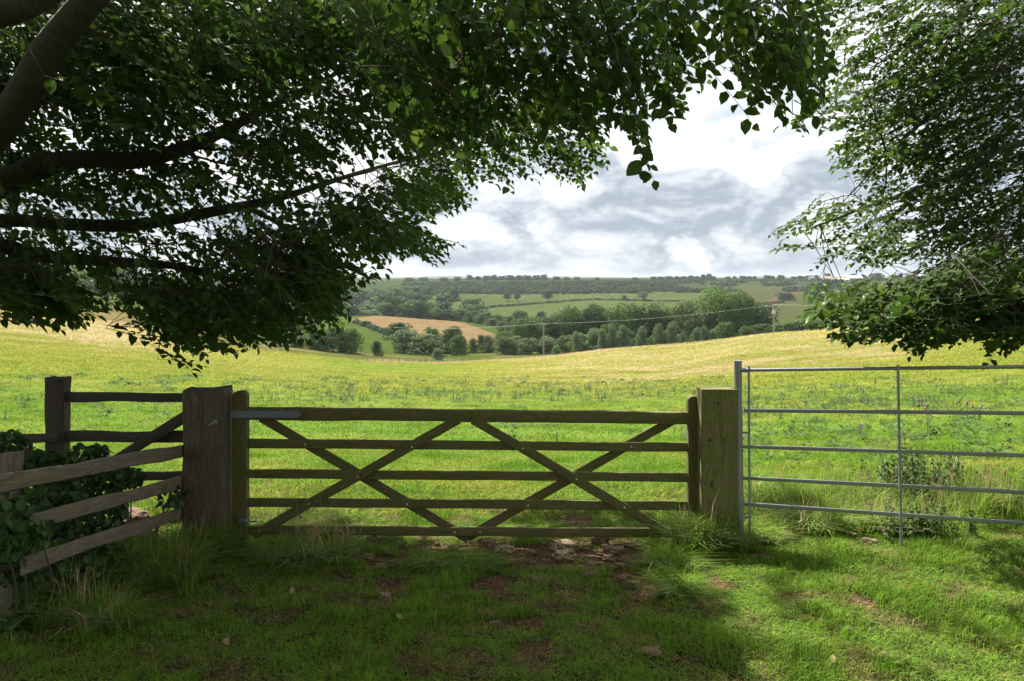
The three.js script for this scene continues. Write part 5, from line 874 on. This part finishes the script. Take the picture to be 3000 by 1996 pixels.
// ---------------------------------------------------------------- thistles, nettles and other weeds
const blade3 = (L, w, droop) => leafGeo(L, w, [[0, 0], [0.25, 0.7], [0.5, 1], [0.75, 0.6], [1, 0]], 0.3, droop);
function thistleParts(seed, stems, h, heads) {
  const r = rng(seed), leaves = [], st = [], hd = [];
  const lf = blade3(1, 0.16, 0.25);
  for (let k = 0; k < stems; k++) {
    const a = r() * 6.283, d = 0.12 * r() * stems * 0.4, lean = 0.18 * (r() - 0.5), H = h * (0.65 + 0.45 * r()), b = V(Math.cos(a) * d, 0, Math.sin(a) * d), t = V(b.x + lean * H + b.x * 0.6, H, b.z + b.z * 0.6);
    st.push(stick(b, t, 0.006, 0.003, 5).toNonIndexed());
    const n = 13; for (let i = 0; i < n; i++) { const u = (i + 0.5) / n, p = b.clone().lerp(t, u), L = 0.17 * (1.15 - 0.75 * u) * (0.7 + 0.5 * r()) * (h / 0.6); leaves.push(lf.clone().applyMatrix4(new THREE.Matrix4().compose(p, new THREE.Quaternion().setFromEuler(new THREE.Euler((r() - 0.5) * 0.7, i * 2.4 + r(), 0.35 + 0.4 * r(), 'YXZ')), V(L, L, L)))); }
    for (let i = 0; i < heads; i++) { const p = t.clone().add(V((r() - 0.5) * 0.11, 0.02 - 0.09 * r() * i, (r() - 0.5) * 0.11)); st.push(stick(t.clone().add(V(0, -0.07, 0)), p, 0.0025, 0.002, 4).toNonIndexed()); const g = new THREE.SphereGeometry(0.014 + 0.006 * r(), 7, 6); g.scale(1, 1.4, 1); g.translate(p.x, p.y, p.z); hd.push(g); }
  }
  for (const s of st) s.deleteAttribute('uv');
  return { leaf: mergeGeometries(leaves), stem: mergeGeometries(st), head: hd.length ? mergeGeometries(hd) : null };
}
{
  const r = rng(860), kinds = [thistleParts(1, 3, 0.62, 3), thistleParts(2, 5, 0.5, 2), thistleParts(3, 2, 0.5, 4), thistleParts(4, 6, 0.3, 0)];
  const protos = kinds.map((k, i) => null);
  const put = (px, py, kind, hpx, label, group, dry) => {
    const g = groundAt(px, py), k = kinds[kind], o = thing('thistle', label, 'thistle', g.toArray(), group);
    part(o, 'leaves', k.leaf, dry ? M.dry : M.weed, 'stuff'); part(o, 'stems', k.stem, dry ? M.dry : M.weed, 'stuff'); if (k.head) part(o, 'flower_heads', k.head, dry ? M.seedhead : M.floret, 'stuff');
    const s = hpx / F * -g.z / [0.68, 0.55, 0.55, 0.33][kind]; o.scale.set(s * 1.1, s, s * 1.1); o.rotation.y = r() * 6.283;
  };
  put(2523, 1285, 2, 58, 'two-stemmed thistle with seed heads framed by the second and third metal bars');
  put(2368, 1265, 1, 38, 'low thistle left of the two-stemmed one behind the metal gate');
  put(2722, 1280, 0, 90, 'tall grey thistle right of the middle upright of the metal gate');
  put(2840, 1245, 1, 75, 'bushy half-dry thistle behind the upper bars of the metal gate', undefined, false);
  put(2690, 1205, 2, 60, 'thistle with purple heads above the second metal bar');
  put(2288, 1232, 2, 34, 'thin thistle between the first two uprights, near the metal post');
  put(2945, 1135, 1, 40, 'purple-flowered thistle clump near the right edge under the top bar');
  put(1632, 1298, 2, 44, 'thistle standing behind the gate just right of its centre');
  put(1845, 1278, 2, 34, 'thistle behind the gate near the right-hand top brace');
  put(2004, 1295, 1, 36, 'thistle tucked beside the latch stile');
  put(745, 1268, 1, 40, 'leafy thistle beneath the hinge strap');
  put(975, 1268, 3, 22, 'low thistle left of the first brace crossing');
  put(455, 1205, 0, 34, 'thistle seen between the upper rails of the dark fence');
  put(405, 1205, 3, 22, 'small thistle left of the one between the dark rails');
  put(20, 1236, 1, 34, 'thistle at the left edge behind the dark fence');
  put(790, 1180, 3, 36, 'broad dark weed clump above the hinge strap');
  put(2405, 1170, 3, 18, 'dark compact thistle above the second metal bar');
  for (let i = 0; i < 330; i++) { const px = 740 + 2260 * r(), py = 1120 + 65 * Math.pow(r(), 0.9) + (px > 2150 ? 25 * r() : 0); const m = fbm2(px * 0.004, py * 0.02, 3); if (m < -0.12) continue; put(px, py, r() < 0.5 ? 3 : Math.floor(r() * 3), lerp(15, 26, (py - 1120) / 65) * (0.6 + 0.7 * r()), 'thistle in the weedy band across the middle of the field', 'thistles across the field'); }
  for (let i = 0; i < 40; i++) put(2180 + 820 * r(), 1120 + 150 * r(), 3, 14 + 14 * r(), 'low thistle scattered in the grass behind the metal gate', 'thistles behind the metal gate');
  for (let i = 0; i < 26; i++) put(20 + 560 * r(), 1085 + 110 * r(), 3, 8 + 12 * r(), 'small thistle in the sunny grass behind the dark fence', 'thistles behind the dark fence');
  // nettles at the foot of the metal gate
  const nl = leafGeo(1, 0.3, [[0, 0], [0.15, 0.85], [0.4, 1], [0.7, 0.55], [1, 0]], 0.2, 0.3, 0.25), nettle = (seed) => { const q = rng(seed), L = [], H = 0.75; for (let i = 0; i < 10; i++) { const y = H * (0.12 + 0.86 * i / 10), s = 0.10 * (1.1 - 0.6 * i / 10); for (const side of [0, Math.PI]) L.push(nl.clone().applyMatrix4(new THREE.Matrix4().compose(V(0, y, 0), new THREE.Quaternion().setFromEuler(new THREE.Euler((q() - 0.5) * 0.5, side + i * 1.57 + 0.5 * q(), -0.25 - 0.4 * q(), 'YXZ')), V(s, s, s)))); } return mergeGeometries(L); };
  const ng = [nettle(1), nettle(2), nettle(3)], ns = stick(V(0, -0.03, 0), V(0.02, 0.74, 0), 0.005, 0.002, 5);
  for (let i = 0; i < 120; i++) { const px = 2690 + 190 * (r() + r() - 1), py = (i < 84 ? 1475 + 50 * (r() + r() - 1) : 1565 + 22 * r()), g = groundAt(px, py), o = thing('nettle', i < 84 ? 'nettle stem in the dark clump behind the middle metal upright' : 'low nettle at the foot of the metal gate', 'nettle', g.toArray(), i < 84 ? 'nettles behind the metal gate' : 'nettles at the gate foot'); part(o, 'leaves', ng[i % 3], M.nettle, 'stuff'); part(o, 'stem', ns, M.nettle); const s = (i < 84 ? 0.66 - 0.25 * Math.abs(px - 2680) / 190 : 0.36) * (0.75 + 0.5 * r()); o.scale.set(s * 1.25, s, s * 1.25); o.rotation.set((r() - 0.5) * 0.9, r() * 6.283, (r() - 0.5) * 0.9); }
  // broad dock-like leaves low at the fence foot and a few fallen leaves
  const fl = leafGeo(0.045, 0.34, S6, 0.3, 0.3, 0.3, 9), fm = new THREE.MeshStandardMaterial({ color: C(0.28, 0.19, 0.08), roughness: 0.8, side: THREE.DoubleSide });
  for (const [px, py, label] of [[856, 1766, 'pale yellow fallen leaf on the shaded grass, left foreground'], [655, 1900, 'fallen leaf near the left bottom of the grass'], [1000, 1990, 'fallen leaf at the bottom edge of the grass'], [1180, 1838, 'fallen leaf left of the central ruts'], [2440, 1975, 'dry fallen leaf low on the right grass'], [280, 1865, 'dry fallen leaf beside the foot of the fence post']]) { const g = groundAt(px, Math.min(py, 1985)), m = shade(new THREE.Mesh(fl, fm)); m.position.set(g.x, g.y + 0.045, g.z); m.rotation.set(0.4 + r() * 0.6, r() * 6, 0.3); top(m, 'fallen_leaf', label, 'leaf'); }
}
renderer.render(scene, camera);
